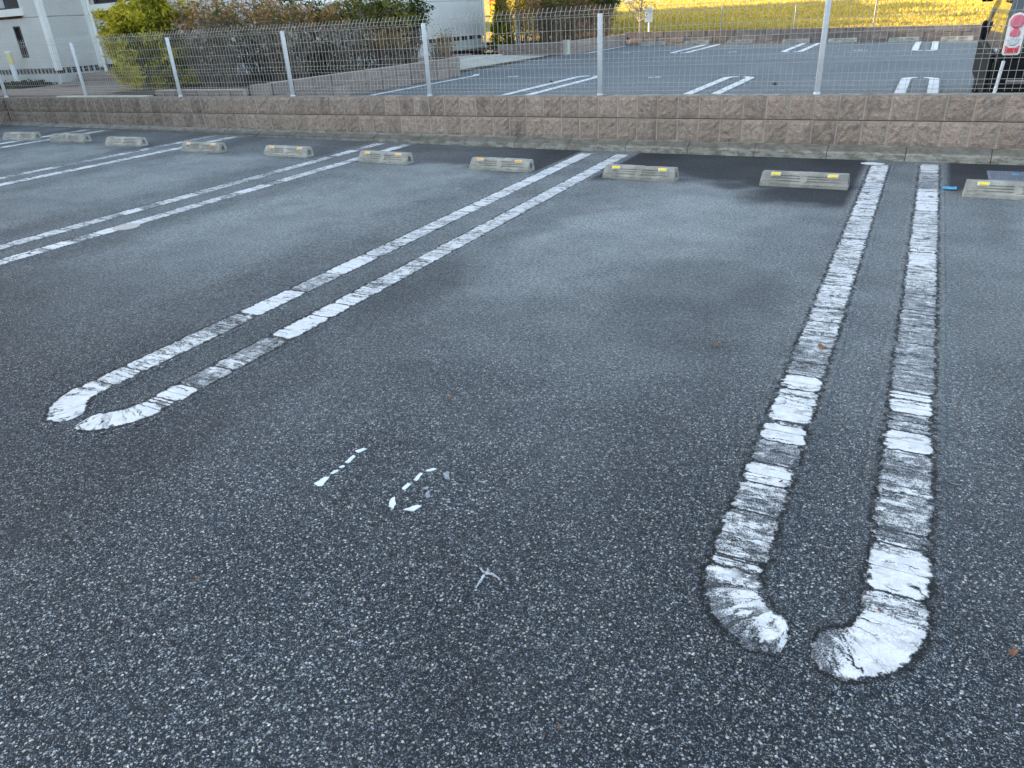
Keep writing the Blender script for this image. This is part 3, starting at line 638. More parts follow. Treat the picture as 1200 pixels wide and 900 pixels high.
# ================================================================== FENCE
fence = empty('mesh_fence', (-3, 7.21, .504), 'pale welded wire mesh fence with round posts on top of the block wall', 'fence')
def wirepanel():
    b = MB(); H_ = [.748, .695, .59, .49, .385, .315, .275, .17, .095, .055]      # heights above wall top
    def off(z):   # fold profile
        for zc, a in ((.72, .018), (.295, .014), (.075, .014)):
            if abs(z-zc) < .035: return -a*(1-abs(z-zc)/.035)
        return 0.0
    zs = [.02, .04, .075, .11, .26, .295, .33, .685, .72, .755, .775, .797]
    for i in range(40):
        x = .025+.05*i
        b.tube([(x, off(z)+(0.02 if z == .775 else .036 if z == .797 else 0), z) for z in zs], .0019, 4)
    for z in (.756, .700, .59, .485, .385, .33, .26, .17, .11, .04):
        b.tube([(0, off(z)-.005, z), (2, off(z)-.005, z)], .0021, 4)
    for z in (.72, .295, .075): b.tube([(0, -.021, z), (2, -.021, z)], .0016, 4)
    me = bpy.data.meshes.new('wire_panel'); me.from_pydata(b.V, [], b.F); me.materials.append(M_WIRE); return me
wm = wirepanel()
pm_ = MB(); pm_.tube([(0, 0, -.02), (0, 0, .70), (0, 0, .712)], .024, 14); pm_.tube([(0, 0, .712), (0, 0, .722)], [.026, .02], 14); pm_.tube([(0, 0, 0), (0, 0, .018)], .029, 14); pm_.tube([(.012, -.024, .1), (.012, -.03, .1)], .005, 6); pm_.tube([(0, -.024, .65), (0, -.031, .65)], .006, 6)
pme = bpy.data.meshes.new('post'); pme.from_pydata(pm_.V, [], pm_.F); pme.materials.append(M_POST); pme.polygons.foreach_set('use_smooth', [len(p.vertices) == 4 for p in pme.polygons])
pme2 = pme.copy()
for i in range(-7, 4):
    X = -.84+2*i
    if X < -15: continue
    o = bpy.data.objects.new('post', pme); COL.objects.link(o); o.parent = fence; o.location = (X+3, -.015, 0)
    if i == 0: o.scale = (1, 1, 1.28); o['label'] = 'taller post, rising above the mesh'
    if X < 3:
        o = bpy.data.objects.new('wire_panel', wm); COL.objects.link(o); o.parent = fence; o.location = (X+3, .025, 0); o['kind'] = 'stuff'
st_ = MB(); st_.tube([(0, 0, 0), (.015, 0, .24)], .012, 8); o = st_.obj('short_stake', M_POST, None, (.475, 7.34, upper_z(.5, 7.3)+.2)); 
o.location = (.472, 7.262, .50); label(o, 'short pale leaning stake on the wall in front of the dark van', 'stake')

# ================================================================== FAR LOW WALL with field fence behind
fw = empty('far_low_wall', (0, 22.38, .1), 'low brown brick wall between the upper lot and the golden field', 'wall')
b = MB(); b.box(-8.1, 9, .012, .14, -.2, .34); b.obj('mortar_core', M_MORT, fw)
brm = MB(); brm.bbox(-.195, .195, -.02, .1, 0, .14, .006); bme = bpy.data.meshes.new('brick'); bme.from_pydata(brm.V, [], brm.F); bme.materials.append(M_BRICK)
for i in range(42):
    for r in (0, 1, 2):
        xc = -7.9+.4*i+(.2 if r % 2 else 0)
        if xc > 8.8: continue
        o = bpy.data.objects.new('brick', bme); COL.objects.link(o); o.parent = fw; o.location = (xc, rng.uniform(-.004, .004), upper_z(xc, 22.4)-.1+.002+.145*(r-1)+.05)
for x, h_, tx in ((-5.35, .72, 'thin pale post behind the far low wall, left of the tall fence post'), (-3.42, .72, 'thin pale post behind the far low wall close to the tall fence post'), (-1.5, .8, 'thin pale post behind the far low wall above the short double line')):
    b = MB(); b.tube([(0, 0, 0), (0, 0, h_)], .017, 10); o = b.obj('field_post', M_FPOST, None, (x, 22.62, upper_z(x, 22.5)+.18)); label(o, tx, 'post', 'thin posts along the edge of the golden field')
sg = empty('small_sign', (-7.45, 22.7, upper_z(-7.4, 22.7)), 'small grey rectangular sign box on a thin post at the far corner of the lot', 'sign')
MB().tube([(0, 0, 0), (0, 0, .95)], .025, 8).obj('post', M_POST, sg); MB().bbox(-.11, .11, -.05, -.02, .58, .95, .008).obj('sign_box', M_POST, sg)

# ================================================================== HOUSE
house = empty('house', (-15, 10, .3), 'pale grey two-storey house with white corner trim behind the fence', 'house')
hx, hy, hz = 15, -10, -.3
def hbox(b, x0, x1, y0, y1, z0, z1): return b.box(x0+hx, x1+hx, y0+hy, y1+hy, z0+hz, z1+hz)
XR, YR0, YR1, XM, YL, TOP = -11.8, 10.3, 20.65, -14.7, 9.35, 6.0
def plate(name, x0, x1, y0, y1, z0, z1, mat): return hbox(MB(), x0, x1, y0, y1, z0, z1).obj(name, mat, house)
# siding panels with 6 mm seams (courses break at 1.68 and 3.1)
def courses(fn):
    for z0, z1 in ((.80, 1.676), (1.684, 3.1), (3.108, 4.6), (4.608, TOP)): fn(z0, z1)
courses(lambda z0, z1: [plate('siding_panel', XR-.12, XR, a, bb, z0, z1, M_SIDING) for a, bb in ((YR0+.004, 12.32 if z0 > 1.5 and z0 < 2 else 13.2), (14.6 if 1.5 < z0 < 2 else 13.206, 16.9), (16.906, YR1-.09))])
plate('siding_panel', XR-.12, XR, 12.324, 14.596, 2.75, 3.1, M_SIDING)
courses(lambda z0, z1: [plate('siding_panel', a, bb, YR0, YR0+.12, z0, z1, M_SIDING) for a, bb in (((XM+.01, XM+.22), (-12.7, XR-.002)) if 1.5 < z0 < 2 else ((XM+.01, -13.2), (-13.194, XR-.002)))])
courses(lambda z0, z1: [plate('siding_panel', XM-.12, XM-.0, YL+.09, YR0-.09, z0, z1, M_SIDING)])
courses(lambda z0, z1: [plate('siding_panel', a, bb, YL, YL+.12, z0, z1, M_SIDING) for a, bb in (((-20, -17.2), (-15.30, XM-.09)) if 1.5 < z0 < 2 else (((-20, -15.72), (-15.48, XM-.09)) if z0 < 1 else ((-20, -17.0), (-16.994, XM-.09))))])
plate('siding_panel', -15.72, -15.48, YL, YL+.12, .80, 1.0, M_SIDING); plate('siding_panel', -15.72, -15.48, YL, YL+.12, 1.55, 1.676, M_SIDING)
plate('siding_panel', -17.2, -15.30, YL, YL+.12, 2.7, 3.1, M_SIDING)
plate('siding_panel', XM+.22, -12.7, YR0, YR0+.12, 2.7, 3.1, M_SIDING)
plate('siding_panel', -20.12, -20, YL, YR1, .8, TOP, M_SIDING); plate('siding_panel', -20, XR-.1, YR1-.12, YR1, .8, TOP, M_SIDING)
# corner trims
for a, bb, c_, d in ((XM-.085, XM+.012, YL-.012, YL+.085), (XM-.05, XM+.10, YR0-.09, YR0+.09), (XR-.09, XR+.012, YR1-.09, YR1+.012)):
    plate('corner_trim', a, bb, c_, d, .76, TOP+.01, M_TRIM)
b = MB(); b.tube([(XR+.05+hx, YR1-.02+hy, .33+hz), (XR+.05+hx, YR1-.02+hy, TOP+hz)], .035, 10); b.obj('downpipe', M_TRIM, house, smooth=False)
b = MB(); b.tube([(XM+.13+hx, YR0-.05+hy, .33+hz), (XM+.13+hx, YR0-.05+hy, TOP+hz)], .035, 10); b.obj('downpipe', M_TRIM, house)
# foundation and vent strip with slots
plate('foundation', -20, XM-.02, YL+.03, YL+.14, .28, .70, M_FOUND); plate('foundation', XM-.13, XM-.02, YL+.14, YR0+.03, .28, .70, M_FOUND)
plate('foundation', XM-.02, XR-.02, YR0+.03, YR0+.14, .28, .70, M_FOUND); plate('foundation', XR-.13, XR-.02, YR0+.14, YR1, .28, .70, M_FOUND)
b = MB(); hbox(b, -20, XM-.03, YL+.05, YL+.14, .70, .80); hbox(b, XM-.14, XM-.03, YL+.14, YR0+.05, .70, .80); hbox(b, XM-.03, XR-.03, YR0+.05, YR0+.14, .70, .80); hbox(b, XR-.14, XR-.03, YR0+.14, YR1-.02, .70, .80); b.obj('vent_strip', M_SLOT, house)
b = MB()
for y0 in np.arange(YR0+.2, YR1-.1, .42): hbox(b, XR-.03, XR-.012, y0, y0+.1, .702, .798)
for y0 in np.arange(YL+.15, YR0-.05, .12): hbox(b, XM-.03, XM-.012, y0, y0+.025, .702, .798)
for x0 in np.arange(-20, XM-.1, .12): hbox(b, x0, x0+.025, YL+.032, YL+.05, .702, .798)
b.obj('vent_dividers', M_FOUND, house)['kind'] = 'stuff'
def window(x0, x1, y, z0, z1, curtain=False, sill=True):
    f = MB(); hbox(f, x0, x0+.03, y+.01, y+.09, z0, z1); hbox(f, x1-.03, x1, y+.01, y+.09, z0, z1); hbox(f, x0+.03, x1-.03, y+.01, y+.09, z0, z0+.03); hbox(f, x0+.03, x1-.03, y+.01, y+.09, z1-.03, z1)
    if x1-x0 > .6: hbox(f, (x0+x1)/2-.02, (x0+x1)/2+.02, y+.015, y+.08, z0+.03, z1-.03)
    fo = f.obj('window', M_FRAME, house); q = MB(); hbox(q, x0+.03, x1-.03, y+.05, y+.06, z0+.03, z1-.03); q.obj('pane', M_GLASS, fo)
    if curtain: q = MB(); hbox(q, x0+.03, x0+(x1-x0)*.72, y+.04, y+.049, z0+.03, z1-.03); q.obj('roller_blind', M_CURTAIN, fo)
    if sill: q = MB(); hbox(q, x0-.06, x1+.08, y-.07, y+.009, z0-.12, z0); q.obj('window_sill', M_TRIM, fo)
window(-15.72, -15.48, YL, 1.0, 1.55, sill=False)
window(-17.2, -15.30, YL, 1.84, 2.7, True)
window(XM+.24, -12.7, YR0, 1.85, 2.7, False)
# right wall window, facing +X
fo = MB()
for y0, y1, z0, z1 in ((12.32, 14.6, 1.684, 1.74), (12.32, 12.38, 1.74, 2.75), (13.22, 13.30, 1.74, 2.75), (12.8, 12.85, 1.74, 2.75), (14.54, 14.6, 1.74, 2.75)): hbox(fo, XR-.08, XR+.02, y0, y1, z0, z1)
fo = fo.obj('window', M_TRIM, house)
q = MB(); hbox(q, XR-.05, XR-.04, 12.38, 13.22, 1.74, 2.75); q.obj('pane', M_GLASS, fo)
q = MB(); hbox(q, XR-.04, XR-.01, 13.30, 14.54, 1.74, 2.75); q.obj('shutter', M_TRIM, fo)
# roof
b = MB(); x0, x1, y0, y1 = -20.5+hx, XR+.5+hx, YL-.5+hy, YR1+.5+hy; xm = (x0+x1)/2; zt = TOP+hz
b.add([(x0, y0, zt), (x1, y0, zt), (x1, y1, zt), (x0, y1, zt), (xm, y0, zt+2), (xm, y1, zt+2), (x0, y0, zt-.15), (x1, y0, zt-.15), (x1, y1, zt-.15), (x0, y1, zt-.15)],
      [(0, 4, 5, 3), (4, 1, 2, 5), (0, 1, 4), (3, 5, 2), (6, 9, 8, 7), (6, 7, 1, 0), (7, 8, 2, 1), (8, 9, 3, 2), (9, 6, 0, 3)]); b.obj('roof', M_ROOF, house)

# house added out of view left of the lot, put there to shade the asphalt
nh = empty('added_shade_house', (-27, -3, 0), 'beige house added out of view left of the parking lot to shade it', 'house')
MB().box(-5, 5, -13, 12.0, 0, 6.6).obj('wall', M_SIDING, nh)
b = MB(); b.add([(-5.5, -13.5, 6.603), (5.5, -13.5, 6.603), (5.5, 12.4, 6.603), (-5.5, 12.4, 6.603), (0, -13.5, 8.6), (0, 12.4, 8.6)], [(0, 4, 5, 3), (4, 1, 2, 5), (0, 1, 4), (3, 5, 2), (0, 3, 2, 1)]); b.obj('roof', M_ROOF, nh)
for yy in (-9, -4, 1, 6):
    f = MB().box(5.0, 5.05, yy, yy+1.6, 1, 2.2).obj('window', M_TRIM, nh); MB().box(5.05, 5.06, yy+.06, yy+1.54, 1.06, 2.14).obj('pane', M_GLASS, f)

# flat-roofed house added unseen behind the near house to throw shadow across the field
bh = empty('added_shadow_house', (-31.5, 38, .3), 'pale flat-roofed house added unseen far behind the grey house to shadow the field', 'house')
MB().box(-4.5, 4.5, -8, 8, 0, 5.3).obj('wall', M_SIDING, bh); MB().box(-4.8, 4.8, -8.3, 8.3, 5.302, 5.6).obj('roof', M_ROOF, bh); MB().box(-2.5, 2.8, -4.5, .5, 5.602, 6.6).obj('roof_room', M_SIDING, bh)
for yy in (-6, -1, 4):
    f = MB().box(4.5, 4.56, yy, yy+1.8, 1, 2.3).obj('window', M_TRIM, bh); MB().box(4.56, 4.57, yy+.07, yy+1.73, 1.07, 2.23).obj('pane', M_GLASS, f)

# ================================================================== GARDEN HARD LANDSCAPE
pv = empty('brown_terrace', (-13, 8.5, .3), 'brown paved terrace between the block wall and the house front', 'terrace')
b = MB(); b.box(-6, 2.0, -1.21, 1.8, -.3, .185); b.obj('terrace_base', M_MORT, pv)
t_ = MB(); t_.bbox(-.146, .146, -.146, .146, 0, .03, .004); tme = bpy.data.meshes.new('paving_tile'); tme.from_pydata(t_.V, [], t_.F); tme.materials.append(M_TILE)
for i in range(19):
    for j in range(6):
        X, Y = 1.84-.3*i, -.75+.3*j
        if X > -.9 and Y > .3: continue
        o = bpy.data.objects.new('paving_tile', tme); COL.objects.link(o); o.parent = pv; o.location = (X, Y, .186)
t2 = MB(); t2.bbox(-.196, .196, -.12, .12, 0, .035, .005); t2e = bpy.data.meshes.new('edging_stone'); t2e.from_pydata(t2.V, [], t2.F); t2e.materials.append(M_REDPAVE)
for i in range(14):
    o = bpy.data.objects.new('edging_stone', t2e); COL.objects.link(o); o.parent = pv; o.location = (1.2-.4*i, -1.05, .186)
st = empty('porch_step', (-14.0, 9.9, .45), 'low brown stepped porch beside the white house corner', 'step')
MB().bbox(-.65, 1.1, -.6, .36, -.1, .10, .01).obj('step', M_TILE, st); MB().bbox(-.65, .8, -.25, .37, .10, .22, .01).obj('step', M_TILE, st)
def brickwall(name, p0, p1, zb, zt, th, text, nrows, blen=.4, zb1=None):
    p0, p1 = Vector(p0), Vector(p1); d = p1-p0; L = d.length; a = math.atan2(d.y, d.x)
    t = empty(name, (p0.x, p0.y, zb), text, 'wall', None, a); h = (zt-zb)
    MB().box(.004, L-.004, .03, th, -.3, h-.004).obj('mortar_core', M_MORT, t)
    rh = h/nrows; bb = MB(); bb.bbox(-blen/2+.008, blen/2-.008, 0, th+.012, .008, rh-.008, .01); me = bpy.data.meshes.new('brick'); me.from_pydata(bb.V, [], bb.F); me.materials.append(M_BRICK)
    for r in range(-1 if nrows < 3 else 0, nrows):
        n = int(L/blen)
        for i in range(n):
            o = bpy.data.objects.new('brick', me); COL.objects.link(o); o.parent = t; o.location = ((i+.5)*L/n, rng.uniform(-.003, .003), r*rh); o.scale = (L/n/blen, 1, 1)
    return t
# walls run so that their left-hand side (local +y) is inside the bed
brickwall('planter_wall', (-7.95, 8.0), (-7.95, 12.95), .26, .60, .12, 'low brown block planter wall running away behind the fence, below the hedge', 2)
brickwall('planter_wall', (-9.9, 7.62), (-8.15, 7.62), .30, .555, .12, 'short low brick wall right behind the fence, left of the small pillar', 1, .2)
MB().bbox(-.1, .1, -.1, .1, -.2, .34, .008).obj('pillar', M_BRICK, None, (-7.98, 7.80, .26)); o = bpy.data.objects['pillar']; label(o, 'small pinkish brick pillar at the near corner of the planter', 'pillar')
brickwall('planter_wall', (-9.85, 17.9), (-8.32, 18.55), .28, .60, .12, 'brown brick planter wall facing the pale slab, below the far shrubs', 2)
brickwall('planter_wall', (-8.25, 18.75), (-7.95, 22.25), .27, .60, .12, 'far brown brick planter wall running along the edge line to the field', 2)
MB().bbox(-.07, .07, -.07, .07, 0, .36, .006).obj('gate_pillar', M_SLAB, None, (-8.28, 18.66, .27)); label(bpy.data.objects['gate_pillar'], 'short pale pillar at the bend of the far planter wall', 'pillar')
# planter soil
structure(grid('planter_soil', fr(-11.78, -8.02, 8), fr(7.75, 12.85, 8), lambda x, y: .50+.03*mnoise.noise(Vector((x*2, y*2, 0))), M_SOIL))
structure(grid('far_planter_soil', fr(-12.0, -8.3, 8), fr(18.7, 22.4, 8), lambda x, y: .45+.03*mnoise.noise(Vector((x*2, y*2, 0))), M_SOIL))
# pale slab apron with two shallow steps
ap = empty('concrete_apron', (-8.35, 15.5, .27), 'pale concrete entrance apron between the two planters', 'slab')
V = [(0, -2.5, 0.005), (0, 3.0, 0.01), (-1.3, 2.2, .10), (-1.3, -2.5, .10), (0, -2.5, -.2), (0, 3.0, -.2), (-1.3, 2.2, -.2), (-1.3, -2.5, -.2)]
mesh('apron_slab', V, [(0, 1, 2, 3), (4, 7, 6, 5), (0, 4, 5, 1), (1, 5, 6, 2), (2, 6, 7, 3), (3, 7, 4, 0)], M_SLAB, ap)
MB().bbox(-2.3, -1.31, -2.5, 2.3, -.2, .125, .01).obj('apron_step', M_SLAB, ap)
MB().bbox(-3.4, -2.31, -2.5, 2.5, -.2, .15, .01).obj('apron_step', M_REDPAVE, ap)
kk = MB(); kk.bbox(-.10, .10, 0, .8, 0, .03, .004); o = kk.obj('loose_slab', M_SLAB, None, (-7.78, 7.7, upper_z(-7.8, 7.8)+.13)); o.rotation_euler[2] = 0; label(o, 'pale flat concrete slab piece right behind the fence at the start of the edge line', 'slab')
o.location = (-7.42, 7.45, .37); o.rotation_euler[2] = math.radians(60)

# garden lamps
def lamp(x, y, z, text, h_=.50):
    t = empty('garden_lamp', (x, y, z), text, 'garden lamp', 'white post lamps in the garden')
    MB().tube([(0, 0, 0), (0, 0, h_)], .05, 14).obj('post', M_LAMPW, t, smooth=False)
    MB().tube([(0, 0, h_), (0, 0, h_+.20)], .055, 14).obj('lamp_shade', M_LAMPY, t)
    MB().tube([(0, 0, h_+.20), (0, 0, h_+.225), (0, 0, h_+.24)], [.065, .065, .03], 14).obj('cap', M_LAMPW, t)
lamp(-15.7, 9.1, .48, 'white garden lamp post in front of the house foundation at the far left', .42)
lamp(-10.0, 19.35, .5, 'white garden lamp post behind the far brick planter, in front of the shrubs', .50)

# ================================================================== PLANTS
def leaves(name, mat, parent, centers, n, size, spread, tonef, seed, droop=0.0, elong=1.6, thick=False):
    """many small curled leaf faces around sample points"""
    rs = np.random.RandomState(seed); C = np.array(centers); k = rs.randint(0, len(C), n)
    P = C[k]+rs.normal(0, 1, (n, 3))*np.array(spread)
    D = rs.normal(0, 1, (n, 3)); D[:, 2] = D[:, 2]*.6-droop; D /= np.linalg.norm(D, axis=1)[:, None]
    Q = np.cross(D, rs.normal(0, 1, (n, 3))); Q /= np.linalg.norm(Q, axis=1)[:, None]
    s = size*(.6+.8*rs.random(n))[:, None]
    V = np.empty((n, 4, 3)); V[:, 0] = P-D*s*elong*.5; V[:, 1] = P+Q*s*.42+D*s*.05; V[:, 2] = P+D*s*elong*.5; V[:, 3] = P-Q*s*.42+D*s*.05
    nn = np.cross(D, Q); V[:, 1] += nn*s*.15; V[:, 3] += nn*s*.15
    V = V.reshape(-1, 3); t = np.clip(tonef(P, rs), 0, 1); t4 = np.repeat(t, 4)
    me = bpy.data.meshes.new(name); me.vertices.add(n*4); me.vertices.foreach_set('co', V.ravel()); me.loops.add(n*4); me.loops.foreach_set('vertex_index', np.arange(n*4))
    me.polygons.add(n); me.polygons.foreach_set('loop_start', np.arange(0, n*4, 4)); me.update(calc_edges=True)
    a = me.attributes.new('tone', 'FLOAT', 'POINT'); a.data.foreach_set('value', t4.astype(np.float32)); me.materials.append(mat)
    o = bpy.data.objects.new(name, me); COL.objects.link(o)
    if parent: o.parent = parent
    return o
def ball_centers(n, rx, ry, rz, z0, seed, shell=.55, lump=.25):
    rs = np.random.RandomState(seed); out = []
    while len(out) < n:
        d = rs.normal(0, 1, 3); d /= np.linalg.norm(d); r = shell+(1-shell)*rs.random()**.5
        k = 1+lump*mnoise.noise(Vector(d*2.3+np.array([seed, 0, 0])))*2
        out.append((d[0]*rx*r*k, d[1]*ry*r*k, z0+d[2]*rz*r*k))
    return out
def twigs(b, n, rx, ry, h_, seed, r0=.006, lean=.35, branch=2):
    rg = random.Random(seed); tips = []
    for _ in range(n):
        x, y = rg.uniform(-rx, rx), rg.uniform(-ry, ry); bx, by = x*.45, y*.45; H_ = h_*rg.uniform(.65, 1.05); lx, ly = rg.uniform(-lean, lean)*.4, rg.uniform(-lean, lean)*.4
        pts = [(bx+(x+lx-bx)*t**1.1+rg.uniform(-.015, .015), by+(y+ly-by)*t**1.1+rg.uniform(-.015, .015), H_*t) for t in (0, .25, .5, .75, 1)]
        b.tube(pts, [r0, r0*.85, r0*.65, r0*.45, r0*.2], 4, False); tips.append(pts[-1]); tips.append(pts[-2])
        for _ in range(branch):
            k = rg.randint(1, 3); p = Vector(pts[k]); q = p+Vector((rg.uniform(-.16, .16), rg.uniform(-.16, .16), rg.uniform(.08, .28))); m_ = (p+q)/2+Vector((rg.uniform(-.02, .02), rg.uniform(-.02, .02), .02))
            b.tube([p, m_, q], [r0*.5, r0*.4, r0*.15], 3, False); tips.append(tuple(q))
    return tips
# golden thread conifer
t = empty('golden_conifer_shrub', (-11.05, 8.75, .45), 'rounded golden yellow conifer shrub at the left behind the fence', 'shrub')
b = MB(); twigs(b, 40, .6, .6, 1.1, 3, .012); b.obj('stem', M_TWIG, t)
cs = ball_centers(620, .70, .78, .74, .66, 5, .30, .22)
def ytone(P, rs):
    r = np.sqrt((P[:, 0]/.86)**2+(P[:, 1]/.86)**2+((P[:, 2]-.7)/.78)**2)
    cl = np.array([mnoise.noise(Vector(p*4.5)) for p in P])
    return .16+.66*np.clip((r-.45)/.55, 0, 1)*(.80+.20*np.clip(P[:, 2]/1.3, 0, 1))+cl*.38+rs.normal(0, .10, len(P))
leaves('foliage', M_YEL, t, cs, 42000, .028, (.05, .05, .045), ytone, 6, droop=.5, elong=2.6)
# rusty abelia hedge: individual bushes in the planter
def abelia(x, y, z, rx, ry, h_, seed, text, mat=M_RUST, nl=1500, nt=95, low=M_SILV, grp='twiggy reddish shrubs in the planter', size=.038):
    t = empty('twiggy_shrub', (x, y, z), text, 'shrub', grp)
    b = MB(); tips = twigs(b, nt, rx, ry, h_*.95, seed, .0065, .35, 4); b.obj('stem', M_TWIG, t)
    hi = [p for p in tips if p[2] > h_*.62]; lo = [p for p in tips if p[2] <= h_*.62] or tips
    tone = lambda P, rs: .5+.35*np.array([mnoise.noise(Vector(p*3+np.array([seed, 0, 0]))) for p in P])*2+rs.normal(0, .18, len(P))
    leaves('foliage', mat, t, hi, nl, size, (.05, .05, .045), tone, seed)
    if low: leaves('dry_foliage', low, t, lo, nl//2, size*.75, (.06, .06, .07), tone, seed+1)
    return t
ab = [(-9.95, 8.95, .50, .55, .45, 1.22, 21, 'sparse reddish tan shrub directly right of the golden conifer', M_RUST, 1500),
      (-9.5, 9.7, .50, .50, .45, 1.18, 22, 'reddish shrub with pale bare stems between the conifer and the thin grey tree', M_RUST, 1500),
      (-9.25, 10.4, .50, .50, .45, 1.12, 23, 'reddish brown twiggy shrub just right of the thin grey tree', M_RUST, 1700),
      (-9.05, 11.15, .50, .50, .45, 1.16, 24, 'olive and rust shrub in the middle of the planter hedge', M_OLIVE, 2300),
      (-8.9, 11.9, .50, .50, .45, 1.12, 25, 'dense olive green shrub near the right end of the planter hedge', M_OLIVE, 3000),
      (-8.85, 12.5, .50, .42, .40, 1.05, 26, 'dark green rounded shrub at the right end of the planter hedge', M_GREEN, 3200),
      (-9.35, 8.35, .50, .50, .35, .85, 27, 'low grey leafless twig shrub close behind the fence', M_SILV, 900),
      (-8.75, 9.2, .50, .45, .45, .80, 28, 'low silvery twig shrub at the front of the planter', M_SILV, 900),
      (-8.55, 10.3, .50, .35, .45, .75, 29, 'low dry shrub with brown stems at the middle front of the planter', M_SILV, 700),
      (-10.2, 10.1, .50, .50, .5, .95, 31, 'dark inner twig shrub by the pale house wall at the back of the planter', M_OLIVE, 1200),
      (-9.9, 11.2, .50, .50, .5, 1.0, 32, 'brown inner shrub at the back of the planter below the window', M_RUST, 1400),
      (-8.5, 11.4, .50, .3, .45, .62, 30, 'low dark twig shrub at the right front of the planter', M_RUST, 700)]
for a in ab: abelia(a[0], a[1], a[2], a[3], a[4], a[5], a[6], a[7], a[8], a[9])
for (x, y, z, rx, ry, h_, sd_, tx) in ((-9.2, 14.4, .33, .14, .14, .75, 51, 'small leafless reddish sapling against the pale house wall'), (-8.55, 13.35, .30, .22, .22, .55, 52, 'small dark red twiggy bush right of the hedge end'), (-9.0, 13.9, .3, .25, .25, .62, 53, 'small brown twiggy bush in front of the house foundation')):
    abelia(x, y, z, rx, ry, h_, sd_, tx, M_RUST, 260, 26, None, 'small twiggy bushes by the pale house wall', .022)
# small tree with grey trunk and a leafier one
def tree(x, y, z, h_, seed, text, mat, nl, cr_):
    t = empty('small_tree', (x, y, z), text, 'tree'); rg = random.Random(seed); b = MB(); tips = []
    tr_ = [(rg.uniform(-.03, .03)*i, rg.uniform(-.03, .03)*i, h_*i/6) for i in range(7)]; b.tube(tr_, [.035, .032, .028, .024, .019, .013, .005], 8)
    for k in range(26):
        i = rg.randint(2, 5); p = Vector(tr_[i]); a = rg.uniform(0, 6.28); L_ = cr_*rg.uniform(.5, 1.1)*(1.1-i/9); q = p+Vector((math.cos(a)*L_, math.sin(a)*L_, L_*rg.uniform(.5, 1.1))); m_ = (p+q)/2+Vector((0, 0, -.04))
        b.tube([p, m_, q], [.011, .008, .003], 5, False); tips += [tuple(q), tuple(m_*.4+q*.6)]
        for _ in range(3): e = q+Vector((rg.uniform(-.2, .2), rg.uniform(-.2, .2), rg.uniform(0, .25))); b.tube([m_*.3+q*.7, e], [.004, .002], 3, False); tips.append(tuple(e))
    b.obj('trunk', M_BARK, t); tone = lambda P, rs: .5+rs.normal(0, .3, len(P))
    if nl: leaves('crown', mat, t, tips, nl, .035, (.06, .06, .06), tone, seed)
tree(-9.75, 9.75, .5, 2.9, 61, 'slim grey-trunked almost leafless tree in the planter hedge', M_GREEN, 250, .55)
tree(-9.75, 10.65, .5, 2.7, 62, 'small leafy green tree in front of the white house window', M_GREEN, 2300, .60)
tree(-9.3, 12.6, .5, 2.1, 63, 'small leafless twiggy tree above the right end of the hedge', M_SILV, 160, .45)
# far shrubs behind the second planter, conical conifer by the house corner
FG = 'shrubs in the far planter in front of the golden field'
for i, (x, y, h_, mt, nl, tx) in enumerate([(-9.55, 18.9, 1.35, M_RUST, 1500, 'far dry tan shrub beside the white lamp post'), (-9.15, 19.6, 1.5, M_OLIVE, 1800, 'far tan and olive shrub, second from the lamp post'), (-8.9, 20.4, 1.6, M_RUST, 1800, 'far reddish shrub in the middle of the far planter'),
       (-8.8, 21.2, 1.65, M_OLIVE, 2600, 'far olive shrub left of the middle fence post'), (-8.6, 21.9, 1.55, M_GREEN, 2400, 'far dark green shrub right behind the middle fence post'), (-9.6, 20.4, 1.9, M_OLIVE, 2600, 'taller far shrub at the back of the far planter'), (-9.6, 21.7, 2.0, M_OLIVE, 2600, 'tallest far shrub at the back corner of the far planter')]):
    abelia(x, y, .45, .5, .5, h_, 70+i, tx, mt, nl, 60, M_SILV if i < 3 else None, FG, .038)
for i, (x, y, h_, tx) in enumerate([(-10.6, 23.9, 1.7, 'broad dark shrub at the back left edge, added to shade the field'), (-10.9, 25.4, 2.4, 'tall dark shrub behind the back left edge, added to shade the field'), (-11.3, 27.2, 2.3, 'dark shrub beyond the far planter, added to shade the field'), (-12.6, 29.5, 3.0, 'broad tall dark bush far behind the far planter, added to shade the field'), (-13.9, 32.5, 3.2, 'tallest dark bush furthest back beyond the far planter, added to shade the field')]):  # shrubs added behind the far planter to throw shadow over the field
    t = empty('added_shade_shrub', (x, y, .40), tx, 'shrub', FG)
    b = MB(); twigs(b, 26, .5, .4, h_*.8, 170+i, .02); b.obj('stem', M_TWIG, t)
    leaves('foliage', M_GREEN, t, ball_centers(260, .85, .85, h_*.52, h_*.5, 180+i, .3, .4), 9000, .11, (.12, .12, .12), lambda P, rs: .45+rs.normal(0, .3, len(P)), 190+i)
tree(-7.75, 22.75, .4, 1.5, 90, 'small dark-leaved tree leaning over the field edge right of the middle post', M_GREEN, 420, .55)
t = empty('conical_conifer', (-11.15, 20.6, .33), 'small conical green conifer with top yellowed as if sunlit at the right corner of the house', 'shrub')
MB().tube([(0, 0, 0), (0, 0, 1.0)], [.03, .008], 8).obj('stem', M_BARK, t)
rs = np.random.RandomState(4); zz = rs.random(260)*1.3; rr = .40*(1-zz/1.42)**.7*(.35+.65*rs.random(260)**.5); aa = rs.random(260)*6.28
leaves('foliage', M_YEL, t, np.stack([rr*np.cos(aa), rr*np.sin(aa), zz+.06], 1), 6500, .035, (.04, .04, .05), lambda P, rs: .12+.28*P[:, 2]/1.3+rs.normal(0, .14, len(P)), 9, -.4, 2.0)  # yellower with height: sunlit top painted into the foliage tone
